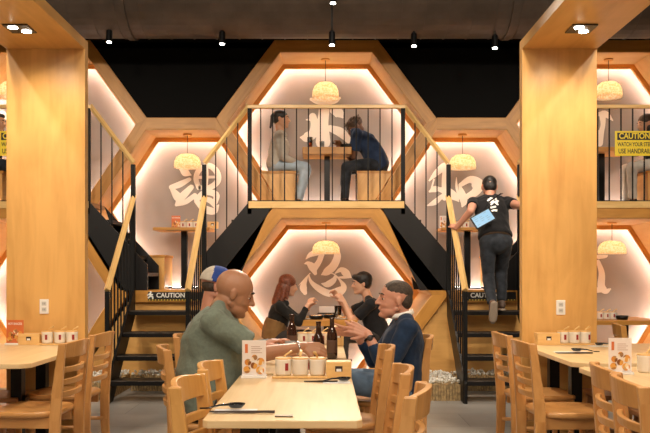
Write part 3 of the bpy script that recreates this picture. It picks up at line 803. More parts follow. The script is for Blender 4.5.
def pan(x,y,z,label,r=.10,rz=0,handle=True,food=True):
    t=thing('iron_pan',label,'pan',(x,y,z),rz,'black pans of food')
    MB().lathe([(0,.01),(r*.8,.01),(r,.045),(r*1.04,.045),(r*.85,0),(0,0)],n=26).build('pan_bowl',PAN,t,smooth=True)
    if handle: MB().tube([(-r,0,.042),(-r*1.9,0,.07)],.009,8).build('handle',PAN,t)
    if food:
        m=MB()
        for k in range(14): m.ell((random.uniform(-.5,.5)*r*1.2,random.uniform(-.5,.5)*r*1.2,.03+random.random()*.012),(.018,.014,.01),seg=8,rg=6)
        m.build('food',FOOD,t)
pan(-.30,5.35,TZ,'black hot plate on the long table between the bald man and the woman',.11,handle=False)
pan(-.34,5.75,TZ,'small black pan further back beside the cups',.09,handle=False)
o=MB().box(-.04,.04,-.075,.075,0,.012).build('mobile_phone',plain('phone_black',(.01,.01,.012),.15),bevel=.004); o.location=(.075,4.72,TZ); o.rotation_euler=(0,0,1.2); tag(o,'black mobile phone lying by the hands of the man in navy','phone')
napkin(.05,4.74,TZ-.0008,'napkin under the black phone',.14,.1)
# left table
menu(-2.27,5.86,TZ,'red menu card on the left table by the column',.125,.18,red=True)
napkin_box(-2.16,5.88,TZ,'wooden napkin box on the left table',w=.155,h=.08)
tray(-1.94,5.86,TZ,.30,'wooden tray under the pots on the left table')
for k,(px,l) in enumerate(((47.5,'left'),(60,'middle'),(72,'right'))):
    cup((px-HX)*5.86/F,5.86,TZ+.011,'%s white pot with spoon on the left table'%l,'white pots on the left table',.1+.2*k,1.02)
# right table
napkin_box((547-HX)*5.86/F,5.86,TZ,'wooden napkin box on the right table',w=.165,h=.085)
tray((574-HX)*5.86/F,5.86,TZ,.27,'wooden tray under the pots on the right table')
for k,(px,l) in enumerate(((563,'left'),(574,'middle'),(585,'right'))):
    cup((px-HX)*5.86/F,5.86,TZ+.011,'%s white pot with spoon on the right table'%l,'white pots on the right table',.1+.2*k,1.02)
napkin((572-HX)*5.25/F,5.25,TZ,'napkin under a spoon in the middle of the right table',.22,.12)
spoon((570-HX)*5.25/F+.05,5.27,TZ+.002,'black spoon in the middle of the right table',PI*.9,1.1)
sticks((574-HX)*5.18/F,5.18,TZ+.002,'chopsticks in the middle of the right table',0,.24)
napkin((598-HX)*5.75/F,5.72,TZ,'napkin at the far side of the right table',.14,.1)
spoon((598-HX)*5.75/F,5.72,TZ+.002,'black spoon at the far side of the right table',PI,1.0)
menu((620-HX)*4.12/F,4.12,TZ,'menu card with food pictures on the front right table',.118,.185)
cup((646-HX)*4.2/F,4.2,TZ,'white pot at the right picture edge on the front right table','white pot on the front right table',.4,1.1)
sticks(-2.35,5.1,TZ,'chopsticks on the left table',.2,.2)
# booth tables
bz=.741
for x,y,l in ((-.10,9.2,'black dish'),(.06,9.45,'serving pan')): pan(x,y,bz,l+' on the lower middle booth table',.085,handle=False)
AMB=plain('amber_beer',(.85,.32,.02),.2,trans=.3,emit=.0)
glass((338-HX)*9.3/F,9.3,bz,'glass of amber beer in front of the man in the black shirt',AMB,.042,.15)
glass((307-HX)*9.4/F,9.35,bz,'small glass on the lower middle booth table',r=.03,h=.09)
t=thing('takeaway_tray','white paper tray on the stand in the middle of the lower booth table','tray',(.04,9.6,bz)); MB().box(-.11,.11,-.06,.06,.06,.13).build('paper_liner',CARDW,t); MB().box(-.13,.13,-.07,.07,.045,.06).build('stand',PAN,t); MB().box(-.02,.02,-.02,.02,0,.045).build('stem',PAN,t)
for x,l in ((-.2,'left'),(.2,'right')):
    t=thing('dinner_plate','plate of food on the %s of the lower middle booth table'%l,'plate',(x,9.25,bz),0,'plates on the lower booth table')
    MB().lathe([(0,0),(.06,0),(.095,.014),(.092,.016),(.055,.004),(0,.004)],n=24).build('dish',CERA,t,smooth=True)
    m=MB(); 
    for k in range(12): m.ell((random.uniform(-.045,.045),random.uniform(-.045,.045),.015+.02*random.random()),(.016,.014,.012),seg=8,rg=6)
    m.build('food',FOOD,t)
uz=2.065+.721
pan((348-HX)*9.75/F,9.72,uz,'black pan with its handle up on the upper booth table',.10,0)
glass((310-HX)*9.7/F,9.68,uz,'orange drink on the upper booth table',plain('orange_drink',(.85,.13,.03),.3),.033,.13)
glass((322-HX)*9.8/F,9.8,uz,'clear glass on the upper booth table',r=.03,h=.10)
lz=1.082+.741
menu((176-HX)*9.9/F,9.9,lz,'small menu card on the left booth table',.11,.16,red=True)
for k in range(3): cup((183.5+6.5*k-HX)*9.88/F,9.88,lz,('left','middle','right')[k]+' white pot on the left booth table','white pots in the left booth')
napkin_box((213-HX)*9.85/F,9.85,lz,'wooden napkin box on the left booth table')
menu((444-HX)*9.9/F,9.9,lz,'small menu card on the right booth table',.11,.16)
for k in range(3): cup((452+7*k-HX)*9.88/F,9.88,lz,('left','middle','right')[k]+' white pot on the right booth table','white pots in the right booth')
for k in range(3): cup((600+6.5*k-HX)*9.2/F,9.2,TZ,('left','middle','right')[k]+' white pot on the lower right booth table','white pots in the lower right booth')
pan((622-HX)*9.15/F,9.15,TZ,'dark dish at the near edge of the lower right booth table',.07,handle=False,food=False)
# ---------------------------------------------------------------- people
SKINS={}
def skin(name,col):
    m,nt,b=newmat(name); b.inputs['Base Color'].default_value=(*col,1); b.inputs['Roughness'].default_value=.45
    b.inputs['Subsurface Weight'].default_value=.12; b.inputs['Subsurface Radius'].default_value=(.02,.008,.004); b.inputs['Subsurface Scale'].default_value=.5
    return m
SK_TAN=skin('skin_tan',(.40,.195,.11)); SK_RED=skin('skin_ruddy',(.58,.28,.19)); SK_FAIR=skin('skin_fair',(.62,.34,.22)); SK_DARK=skin('skin_dark',(.17,.075,.04)); SK_MID=skin('skin_mid',(.50,.27,.16))
def cloth(name,col,noise=.12,ns=14,bump=.35):
    if name in MATS: return MATS[name]
    m=plain(name,col,.85,0,.2,noise,ns,bump); b=m.node_tree.nodes['Principled BSDF']; b.inputs['Sheen Weight'].default_value=.1
    return m
HAIRB=plain('black_hair',(.012,.009,.008),.5,noise=.4,nscale=60,bump=.6)
HAIRBR=plain('brown_hair',(.06,.03,.015),.5,noise=.4,nscale=60,bump=.6)
HAIRR=plain('auburn_hair',(.16,.04,.015),.45,noise=.5,nscale=50,bump=.6)
HAIRG=plain('grey_brown_hair',(.05,.034,.024),.7,noise=.4,nscale=80,bump=.6)
EYEW=plain('eye_white',(.7,.66,.62),.2); EYED=plain('eye_dark',(.02,.012,.008),.1)
def folds():
    tx=bpy.data.textures.get('folds') or bpy.data.textures.new('folds','CLOUDS'); tx.noise_scale=.11; tx.noise_depth=2
    return tx
def grow(mb,name,mat,root,voxel,smooth=4,fold=0):
    o=mb.build(name,mat,uv=False)
    o.data.transform(Matrix.Translation(-root.location)); o.parent=root
    r=o.modifiers.new('remesh','REMESH'); r.mode='VOXEL'; r.voxel_size=voxel; r.use_smooth_shade=True
    s=o.modifiers.new('smooth','SMOOTH'); s.iterations=smooth; s.factor=.5
    if fold:
        d=o.modifiers.new('folds','DISPLACE'); d.texture=folds(); d.texture_coords='LOCAL'; d.strength=fold; d.mid_level=.5
    return o
def ik(a,c,l1,l2,pole):
    a=Vector(a); c=Vector(c); d=c-a; L=d.length
    if L>(l1+l2)*.995: c=a+d.normalized()*(l1+l2)*.995; d=c-a; L=d.length
    k=(l1*l1-l2*l2+L*L)/(2*L); h=math.sqrt(max(0,l1*l1-k*k)); n=d.normalized()
    p=Vector(pole); p=(p-n*p.dot(n)).normalized()
    return a+n*k+p*h, c
def basis(f,u):
    f=Vector(f).normalized(); u=Vector(u); u=(u-f*u.dot(f)).normalized(); l=u.cross(f)
    return Matrix((f,l,u)).transposed()   # columns: fwd, left, up
def add_hand(m,w,d,n,thumb,curl=35,s=1.0,spread=1.0):
    """w wrist, d hand direction, n palm normal, thumb: +-1 side"""
    d=Vector(d).normalized(); n=Vector(n); n=(n-d*n.dot(d)).normalized(); b=d.cross(n)*thumb   # b points to thumb side
    w=Vector(w)
    lens=(.072,.080,.075,.060); off=(.029,.010,-.010,-.028)
    for L,o in zip(lens,off):
        k=w+d*.085*s+b*o*s-(d*.004*s*(abs(o)>.02))
        m.cone(w+b*o*.5*s,.015*s,k,.0115*s,10)
        dd=(d+b*o*3.2*spread).normalized(); p=k
        for q,(fr,r) in enumerate(((.45,.0088),(.32,.008),(.23,.007))):
            a=math.radians(curl*(.55 if q==0 else 1.0)); ax=dd.cross(n).normalized()
            dd=(Matrix.Rotation(a,3,ax)@dd).normalized()
            e=p+dd*L*fr*s; m.cone(p,r*s*1.08,e,r*s,8); p=e
    t0=w+b*.018*s+d*.018*s; t1=t0+(b*.85+d*.75+n*.25).normalized()*.045*s; t2=t1+(b*.35+d*.95+n*.35).normalized()*.032*s
    m.cone(t0,.016*s,t1,.012*s,10); m.cone(t1,.0115*s,t2,.009*s,8)
def person(label,P,c):
    """P: world joints; c: style dictionary"""
    s=c.get('s',1.0); wd=c.get('wide',1.0)
    root=thing('person',label,'person',c['base'])
    vx=c.get('voxel',.008)
    sk=c['skin']; fw=Vector(c['fwd']).normalized(); up=(P['chest']-P['pelvis']).normalized()
    B=basis(fw,up) if abs(fw.dot(up))<.95 else basis(fw,(0,0,1))
    bf=(fw-up*fw.dot(up)).normalized(); bl=up.cross(bf)        # torso frame
    sh=.185*s*wd; hp=.085*s
    shL=P['chest']+bl*sh; shR=P['chest']-bl*sh
    hL=P['pelvis']+bl*hp; hR=P['pelvis']-bl*hp
    legs=not c.get('nolegs')
    def arm(S,T,pole): return ik(S,T,.285*s,.25*s,pole)
    eL,wL=arm(shL,P['handL'],P.get('poleL',(0,0,-1))); eR,wR=arm(shR,P['handR'],P.get('poleR',(0,0,-1)))
    kL,aL=P['kneeL'],P['ankL']; kR,aR=P['kneeR'],P['ankR']
    hd=P['head']; hf=Vector(c.get('look',fw)).normalized(); HB=basis(hf,c.get('headup',(0,0,1)))
    def H(x,y,z): return hd+HB@(Vector((x,y,z))*s)
    # ---- body: one continuous skin
    m=MB()
    def torso(mm,g,belly=0,hem=-.16):
        secs=[]
        ln=(P['chest']-P['pelvis']).length
        for u,a,b,off in ((hem,.10 if hem<0 else .12,.15 if hem<0 else .165,0),(max(0,hem+.06),.125,.17,0),(.27,.125+belly,.160+belly*.4,.01+belly*.5),(.5,.122+belly*.8,.155+belly*.3,.01+belly*.5),(.75,.125+belly*.3,.172,.005),(.93,.105,.178,0),(1.05,.07,.13,-.01),(1.13,.05,.07,-.005)):
            cc=P['pelvis']+up*ln*u+bf*off+bf*c.get('arch',0)*math.sin(PI*max(0,min(1,u)))*-1
            secs.append((cc,bf*(a*s*wd+g),bl*(b*s*wd+g)))
        mm.loft(secs,24)
    torso(m,-.026,c.get('belly',0))
    neck0=P['chest']+up*.05*s
    m.cone(neck0,.058*s,H(-.03,0,-.06),.052*s)
    for S in (shL,shR): m.cone(neck0+up*.02,.038*s,P['chest']*.45+S*.55,.040*s)
    for S,E,W in ((shL,eL,wL),(shR,eR,wR)):
        m.cone(S,.052*s,E,.040*s); m.cone(E,.040*s,W,.027*s)
    hf_=c.get('handf',{}); 
    for side,E,W in (('L',eL,wL),('R',eR,wR)):
        dd,nn,cur=hf_.get(side,(W-E,(0,0,-1),30))
        add_hand(m,W,dd if dd is not None else W-E,nn,1 if side=='L' else -1,cur,s*c.get('hand',1.0),c.get('spread',1))
    for Hh,K,A,T in ((hL,kL,aL,P.get('toeL')),(hR,kR,aR,P.get('toeR'))):
        m.cone(Hh,.068*s,K,.046*s); m.cone(K,.046*s,A,.036*s)
    # head
    def e(x,y,z,a,b,cc): m.ell(H(x,y,z),(a*s,b*s,cc*s),HB,20,14)
    jw=c.get('jaw',1.0)
    e(-.012,0,.035,.100,.079,.088); e(.022,0,-.012,.070,.066,.090); e(.030,0,-.070,.055*jw,.054*jw,.045); e(-.02,0,-.045,.06,.062,.05)
    e(.078,0,.031,.017,.048,.011); e(.055,0,-.03,.040,.056,.03)
    for y in (-1,1):
        e(.0765,y*.031,.0155,.012,.018,.005); m.cone(H(-.005,y*.058,-.052),.014*s*jw,H(.060,y*.012,-.094),.021*s*jw,12)
    m.cone(H(.088,0,.022),.009*s,H(.113,0,-.019),.0135*s,10); e(.100,.013,-.023,.012,.009,.009); e(.100,-.013,-.023,.012,.009,.009)
    e(.091,0,-.049,.012,.024,.0065); e(.089,0,-.061,.012,.021,.007); e(.080,0,-.092,.021,.024,.018)
    for y in (-1,1):
        m.ell(H(-.010,y*.079,-.006),(.017*s,.010*s,.030*s),HB,12,10)
        m.ell(H(-.014,y*.083,.006),(.013*s,.007*s,.017*s),HB,12,10)
    grow(m,'body',sk,root,.0048 if c.get('fine') else vx*.85,2)
    def child(mb,n,mat): 
        o=mb.build(n,mat,uv=False,smooth=True); o.data.transform(Matrix.Translation(-root.location)); o.parent=root; return o
    for y in (-1,1):
        q=MB(); q.ell(H(.0745,y*.031,.006),(.0095*s,.012*s,.0055*s),HB,12,8); q.mi=1; q.ell(H(.0825,y*.032,.006),(.0035*s,.006*s,.0065*s),HB,10,8)
        child(q,'eye',[EYEW,EYED])
        q=MB(); q.tube([H(.091,y*.014,.034),H(.092,y*.034,.040),H(.078,y*.054,.034)],[.004*s,.0055*s,.003*s],6); child(q,'eyebrow',c.get('hair',HAIRB))
    q=MB(); q.ell(H(.0995,0,-.0555),(.004*s,.022*s,.0035*s),HB,12,6); child(q,'mouth',plain('lip',(.30,.09,.07),.4))
    # ---- shirt
    g=c.get('loose',.010)
    m=MB(); torso(m,g,c.get('belly',0),c.get('hem',-.16))
    for S in (shL,shR): m.cone(P['chest']+up*.055*s+(S-P['chest'])*.25,.048*s,S*.75+P['chest']*.25,.060*s)
    sl=c.get('sleeve','long'); 
    for S,E,W in ((shL,eL,wL),(shR,eR,wR)):
        m.ell(S,(.068*s,)*3)
        if sl=='short': 
            Q=S+(E-S)*.72; m.cone(S,.066*s,S+(E-S)*.4,.064*s); m.tube([S+(E-S)*.3,Q],[.064*s,.066*s],14)
        elif sl=='cap':
            Q=S+(E-S)*.42; m.tube([S,Q],[.064*s,.062*s],14)
        else:
            m.cone(S,.064*s,E,.054*s); f=c.get('cuff',.93); m.cone(E,.054*s,E+(W-E)*.5,.046*s); m.tube([E+(W-E)*.3,E+(W-E)*f],[.046*s,.038*s],14)
    m.ell(P['chest']+up*.035*s,(.10*s,.10*s,.05*s)) if c.get('hood') else None
    shirt=grow(m,'shirt',c['shirt'],root,vx*1.15,4,c.get('fold',.022))
    if c.get('collar'):
        q=MB(); q.tube([neck0+up*(.030-.02*math.sin(a*PI/10))+bl*.068*math.cos(a*PI/10)*s+bf*(.068*math.sin(a*PI/10)*s+.02) for a in range(21)],[.009*s]*21,8,flat=(1.7,.6)); child(q,'collar',c['collar'])
    # ---- trousers
    m=MB()
    m.ell(P['pelvis']-up*.01,(.120*s*wd,.150*s*wd,.12*s),Matrix((bf,bl,up)).transposed())
    for Hh,K,A in ((hL,kL,aL),(hR,kR,aR)):
        m.cone(Hh,.092*s*wd,K,.066*s); m.cone(K,.066*s,K+(A-K)*.5,.062*s); m.tube([K+(A-K)*.4,K+(A-K)*.97],[.060*s,.050*s],14)
    tr=grow(m,'trousers',c['pants'],root,vx*1.3,4,c.get('fold',.022)*.7)
    # ---- shoes
    for side,A,K in (('L',aL,kL),('R',aR,kR)):
        td=Vector(P.get('toe'+side,fw)).normalized(); ud=Vector(P.get('soleup'+side,(0,0,1))); SB=basis(td,ud)
        q=MB(); q.ell(A+SB@Vector((.055,0,-.045))*s,(.125*s,.044*s,.040*s),SB); q.ell(A+SB@Vector((-.005,0,-.02))*s,(.055*s,.043*s,.055*s),SB)
        sh_=grow(q,'shoe',c.get('shoes',BLKM),root,.012,2)
        q=MB(); q.loft([(A+SB@Vector((x,0,-.078))*s,SB@Vector((0,w,0))*s,SB@Vector((0,0,.013))*s) for x,w in ((-.062,.02),(-.05,.036),(.0,.038),(.08,.045),(.14,.04),(.175,.018))],12)
        o=q.build('sole',c.get('soles',WHITE),uv=False,smooth=True); o.data.transform(Matrix.Translation(-root.location)); o.parent=sh_
    # ---- hair
    hs=c.get('hairstyle')
    if hs:
        q=MB()
        def he(x,y,z,a,b,cc): q.ell(H(x,y,z),(a*s,b*s,cc*s),HB,20,14)
        if hs=='short': he(-.022,0,.050,.096,.081,.082); he(-.045,0,.015,.070,.079,.075); he(.035,0,.088,.05,.06,.035)
        if hs=='buzz': he(-.016,0,.045,.0985,.0795,.080); he(-.056,0,.0,.056,.073,.070)
        if hs=='full': he(-.025,0,.052,.108,.092,.092); he(-.045,0,.01,.075,.088,.085); he(.05,0,.092,.055,.07,.035); he(.02,-.045,.085,.05,.04,.04); he(.03,.045,.085,.05,.04,.04)
        if hs=='long':
            he(-.022,0,.045,.108,.093,.092); he(-.05,0,-.03,.075,.088,.11)
            q.cone(H(-.06,0,-.04),.075*s,H(-.085,0,-.22),.065*s); q.cone(H(-.03,-.06,-.02),.035*s,H(-.04,-.085,-.24),.025*s); q.cone(H(-.03,.06,-.02),.035*s,H(-.04,.085,-.24),.025*s); q.cone(H(.0,-.075,.02),.022*s,H(.02,-.085,-.15),.016*s)
        if hs=='tied': he(-.020,0,.043,.105,.086,.086); he(-.045,0,.0,.07,.08,.075); he(-.11,0,.03,.04,.04,.045); q.cone(H(-.12,0,.02),.028*s,H(-.14,0,-.11),.014*s)
        if hs=='locs':
            he(-.020,0,.048,.103,.09,.088)
            rr=random.Random(3)
            for k in range(34):
                a=rr.uniform(0,2*PI); z=rr.uniform(.03,.12); r=.085*(1-(z/.16)**2*.6)
                p0=Vector((math.cos(a)*r-.02,math.sin(a)*r,z)); p1=p0+Vector((math.cos(a)*.03+ (.02 if math.cos(a)>0 else 0),math.sin(a)*.03,-.02+rr.uniform(-.01,.03)))
                q.cone(H(*p0),.012*s,H(*p1),.009*s,8)
        if hs=='rim': he(-.03,0,-.0,.078,.0815,.055)
        grow(q,'hair',c['hair'],root,.008,1,.006)
    return root,H,HB,shirt,dict(eL=eL,wL=wL,eR=eR,wR=wR,up=up,bf=bf,bl=bl,neck=neck0)
def seated(label,x,D,zs,face,lean,headx,headz,handR,handL,**c):
    """x,D pelvis; zs seat height; face +-1 along X; head position given"""
    s=c.get('s',1.0); yaw=math.radians(c.pop('yaw',0))
    f=Vector((face*math.cos(yaw),math.sin(yaw),0)); l=Vector((0,0,1)).cross(f)
    a=math.radians(lean); up=(Vector((0,0,1))*math.cos(a)+f*math.sin(a))
    pel=Vector((x,D,zs+.10*s)); ch=pel+up*c.pop('tl',.43)*s
    hd=Vector((headx,ch.y+c.pop('hdy',0),headz))
    fl=c.pop('floor',zs-.45); kf=c.pop('knee',.43); kz=c.pop('kz',zs+.10)
    P=dict(pelvis=pel,chest=ch,head=hd,handR=Vector(handR),handL=Vector(handL))
    for sd,q in (('L',1),('R',-1)):
        k=pel+f*kf*s+l*q*.11*s; k.z=kz; P['knee'+sd]=k
        an=k+f*c.get('footf',-.02)+l*q*.0; an.z=fl+.09; P['ank'+sd]=an
    P['poleL']=c.pop('poleL',(-f.x*.4,l.y*.6,-1)); P['poleR']=c.pop('poleR',(-f.x*.4,-l.y*.6,-1))
    return person(label,P,dict(c,fwd=f,base=(x,D,fl)))
# bald man in the green shirt
GREEN=cloth('sage_green_tshirt',(.17,.205,.165),.10,60,.3); NAVY=cloth('navy_sweater',(.012,.028,.065),.2,30,.3); JEAN=cloth('blue_jeans',(.13,.20,.30),.3,10,.2)
DJEAN=cloth('dark_jeans',(.026,.031,.040),.5,12,.3); BLKT=cloth('black_tshirt',(.010,.010,.012),.2,20,.3); KHAKI=cloth('dark_trousers',(.035,.03,.028))
HOOD=cloth('grey_hoodie',(.50,.46,.40),.12); LJEAN=cloth('light_jeans',(.42,.52,.62),.2,9); NAVT=cloth('navy_tshirt',(.022,.04,.09),.2); GRT=cloth('grey_shirt',(.22,.24,.26))
R1=seated('bald man in a sage green t-shirt gripping a beer bottle at the long table',-.640,4.36,.47,1,8,-.497,1.150,(-.12,4.33,.86),(-.25,4.60,.80),tl=.425,
    skin=SK_TAN,shirt=GREEN,pants=KHAKI,s=1.04,wide=1.06,belly=.03,sleeve='short',look=(1,.22,-.42),headup=(.3,0,1),jaw=1.15,loose=.016,fold=.03,fine=True,voxel=.008,
    handf={'R':((1,.15,-.12),(0,.6,-.55),48),'L':((1,-.1,0),(0,0,-1),30)},poleR=(-.2,-.55,-1),hdy=.02,arch=.03,hand=1.05,kz=.60)
root,H,HB,shirt,J=R1
def pchild(root,mb,name,mat,smooth=True):
    o=mb.build(name,mat,uv=False,smooth=smooth); o.data.transform(Matrix.Translation(-root.location)); o.parent=root; return o
def band(c,d,r,w):  # ring around a wrist
    d=Vector(d).normalized(); u=Vector((0,0,1)); a=(u-d*u.dot(d)).normalized(); b=d.cross(a)
    q=MB(); q.tube([c+(a*math.cos(t*PI/9)+b*math.sin(t*PI/9))*r for t in range(19)],[w]*19,8,flat=(1,1)); return q
d=(J['wR']-J['eR']).normalized(); o=pchild(root,band(J['wR']-d*.035,d,.033,.0055),'bracelet',plain('silver',(.6,.6,.6),.25,.9)); o['label']='silver bracelet'
# man in the blue cap behind him
CAPB=cloth('blue_cap',(.03,.07,.30),.1,40,.1); CAPW=cloth('pale_cap',(.55,.50,.43),.1,40,.1)
r2,H2,HB2,_,_=seated('man in a blue and beige cap with glasses, seated behind the bald diner',-.82,5.12,.47,1,10,-.685,1.175,(-.40,5.05,.80),(-.35,5.3,.80),tl=.375,
    skin=SK_RED,shirt=GRT,pants=KHAKI,s=1.0,hair=HAIRG,hairstyle='rim',look=(1,.12,-.2),sleeve='long')
q=MB()
# cap crown: beige back, blue front
q.loft([(H2(-.012,0,z),HB2@Vector((a,0,0)),HB2@Vector((0,b,0))) for z,a,b in [(.028+.104*math.sin(t*PI/40),.108*math.cos(t*PI/40)+.004,.091*math.cos(t*PI/40)+.003) for t in range(20)]],72)
crown=pchild(r2,q,'cap_crown',[CAPW,CAPB])
inv=HB2.inverted()
for p in crown.data.polygons:
    v=inv@(p.center+r2.location-H2(0,0,0)); p.material_index=1 if v.x>-.045 else 0
q=MB(); q.loft([(H2(x,0,z),HB2@Vector((0,w,0)),HB2@Vector((0.0,0,.004))) for x,w,z in ((.07,.078,.040),(.10,.074,.036),(.13,.062,.028),(.155,.035,.020),(.162,.01,.018))],16); pchild(r2,q,'cap_brim',CAPB)
q=MB(); q.ell(H2(.06,-.058,.080),(.018,.014,.016),HB2); pchild(r2,q,'cap_emblem',WHITE)
q=MB()
for y in (-1,1):
    q.tube([H2(.100,y*.034+.021*math.cos(t*PI/6),.006+.017*math.sin(t*PI/6)) for t in range(13)],[.002]*13,6); q.tube([H2(.098,y*.056,.010),H2(.05,y*.080,.012),H2(-.005,y*.086,.008)],.0022,6)
q.tube([H2(.102,-.013,.010),H2(.102,.013,.010)],.002,6); pchild(r2,q,'glasses',EYED)
# man in navy sweater on the right
R3=seated('man in a navy sweater and white collar gesturing at the right of the long table',.475,4.98,.46,-1,-3,.435,1.095,(.195,5.06,.885),(.255,4.80,.895),
    skin=SK_RED,shirt=NAVY,pants=JEAN,s=1.0,wide=.97,belly=.01,sleeve='long',cuff=.70,hair=HAIRG,hairstyle='buzz',look=(-1,-.10,.02),jaw=1.1,collar=WHITE,fine=True,fold=.02,
    handf={'L':((-.9,.05,.42),(-.2,1,-.3),30),'R':((-.9,-.1,.12),(.2,.9,.5),6)},spread=2.2,poleL=(.35,-.35,-1),poleR=(.3,.5,-1),hand=1.0,kz=.60,tl=.365)
root,H,HB,_,J=R3
d=(J['wL']-J['eL']).normalized(); q=band(J['wL']-d*.03,d,.031,.008); w=pchild(root,q,'watch_strap',BLKM)
q=MB(); q.ell(J['wL']-d*.03+Vector((0,-.034,.006)),(.018,.008,.018)); pchild(root,q,'watch_case',plain('watch_grey',(.08,.08,.09),.2,.6))
# lower booth pair
r4,H4,HB4,_,J4=seated('woman with long auburn hair in a black and tan hoodie in the lower booth',-.60,9.30,.44,1,14,-.43,1.125,(-.20,9.2,.90),(-.19,9.42,.88),tl=.37,
    skin=SK_FAIR,shirt=cloth('black_hoodie',(.012,.011,.010)),pants=KHAKI,s=.97,hair=HAIRR,hairstyle='long',look=(1,.15,-.25),sleeve='long',cuff=.85,hood=True,voxel=.011)
q=MB(); up,bf,bl=J4['up'],J4['bf'],J4['bl']; pc=Vector((-.60,9.30,.54))
q.loft([(pc+up*u,bf*a,bl*b) for u,a,b in ((-.05,.135,.170),(.05,.145,.180),(.13,.142,.174),(.20,.134,.168))],20); o=grow(q,'hoodie_lower_panel',cloth('tan_fleece',(.20,.11,.04)),r4,.012,3,.02); o['label']='tan lower half of the hoodie'
seated('man with black hair and black t-shirt eating in the lower middle booth',.64,9.30,.44,-1,18,.425,1.145,(.16,9.42,.98),(.22,9.22,.94),tl=.385,
    skin=SK_FAIR,shirt=BLKT,pants=KHAKI,s=1.02,hair=HAIRB,hairstyle='full',look=(-1,-.15,-.12),sleeve='short',voxel=.011,handf={'L':((-.6,0,.8),(-.5,.6,0),55),'R':((-.6,0,.8),(-.5,-.6,0),55)},poleL=(.2,-.3,-1))
# upper booth pair
seated('woman in a light grey hoodie and light jeans in the upper middle booth',-.60,9.80,2.505,1,8,-.535,3.155,(-.33,9.72,2.60),(-.31,9.9,2.60),
    skin=SK_MID,shirt=HOOD,pants=LJEAN,s=.93,hair=HAIRB,hairstyle='tied',look=(1,-.1,-.05),sleeve='long',voxel=.011,floor=2.065,footf=-.10,hood=True,tl=.36,kz=2.56,knee=.40)
seated('man in a navy t-shirt bowing his head over the upper booth table',.66,9.80,2.505,-1,38,.375,3.06,(.20,9.72,2.82),(.24,9.9,2.82),
    skin=SK_DARK,shirt=NAVT,pants=DJEAN,s=1.0,hair=HAIRBR,hairstyle='locs',look=(-1,-.1,-.75),headup=(-.6,0,1),sleeve='short',voxel=.011,floor=2.065,footf=.02,arch=.05,kz=2.56,knee=.40,tl=.44)
# upper right booth
seated('woman with brown tied hair and white trousers behind the yellow caution sign',4.12,9.80,2.505,-1,20,3.93,3.10,(3.72,9.72,2.80),(3.74,9.9,2.80),
    skin=SK_FAIR,shirt=BLKT,pants=cloth('white_trousers',(.62,.60,.56)),s=.97,hair=HAIRBR,hairstyle='tied',look=(-1,-.1,-.3),sleeve='short',voxel=.012,floor=2.065,kz=2.56,knee=.42)
seated('person in dark clothes at the far left edge on the upper level',-4.12,9.80,2.505,1,8,-4.02,3.12,(-3.75,9.72,2.80),(-3.74,9.9,2.80),
    skin=SK_MID,shirt=DJEAN,pants=DJEAN,s=.97,hair=HAIRB,hairstyle='short',look=(1,0,-.2),sleeve='long',voxel=.012,floor=2.065,kz=2.56,knee=.40)
# waiter climbing the right stairs
P=dict(pelvis=Vector((1.77,8.28,1.59)),chest=Vector((1.76,8.52,2.02)),head=Vector((1.775,8.64,2.195)),
  handL=Vector((1.375,8.40,1.74)),handR=Vector((2.13,8.42,1.78)),kneeL=Vector((1.70,8.34,1.25)),ankL=Vector((1.70,8.13,.95)),kneeR=Vector((1.87,8.50,1.30)),ankR=Vector((1.86,8.42,.965)),
  toeL=(0,.35,-1),soleupL=(0,1,.3),toeR=(0,1,0),soleupR=(0,0,1),poleL=(-.35,-1,-.5),poleR=(.5,-1,-.4))
rw,HW,HBW,shirtw,JW=person('waiter in a black t-shirt and dark jeans climbing the right stairs',P,
  dict(fwd=(0,1,0),base=(1.77,8.35,.867),skin=SK_RED,shirt=BLKT,pants=DJEAN,s=1.0,wide=.98,hair=HAIRB,hairstyle='buzz',look=(.05,1,-.25),headup=(0,.4,1),sleeve='cap',
  shoes=plain('brown_shoe',(.10,.065,.05),.6),soles=plain('cream_sole',(.35,.28,.22),.6),voxel=.009,loose=.012,hem=.10,
  handf={'L':((-.1,.8,.5),(0,0,-1),40),'R':((.1,.8,.5),(0,0,-1),40)}))
# belt and white lettering on the back
up,bf,bl=JW['up'],JW['bf'],JW['bl']
q=MB(); pc=P['pelvis']+up*.062; q.loft([(pc+up*u,bf*.126,bl*.158) for u in (-.016,.016)],28); pchild(rw,q,'belt',plain('brown_belt',(.06,.035,.02),.5))
q=MB()
for st in ([(-.05,.10),(0,.115),(.05,.11)],[(-.02,.135),(.01,.09),(-.015,.05)],[(-.06,.075),(-.02,.085)],[(.03,.09),(.06,.06)],[(-.05,.045),(.0,.055),(.05,.05)],[(.0,.05),(-.03,.01)],[(.015,.05),(.045,.01)],[(-.04,-.02),(.02,-.012)],[(-.05,-.06),(.0,-.05),(.03,-.052)]):
    c0=P['chest']-up*.13-bf*.17
    q.tube([c0+up*z*1.15-bl*(x*1.15-0.0) for x,z in st],.012,6,flat=(1,1))
for v in q.bm.verts: pass
lo=q.build('shirt_lettering',WHITE,uv=False); lo.data.transform(Matrix.Translation(-rw.location)); lo.parent=shirtw
sw=lo.modifiers.new('wrap','SHRINKWRAP'); sw.target=shirtw; sw.wrap_method='NEAREST_SURFACEPOINT'; sw.offset=.004
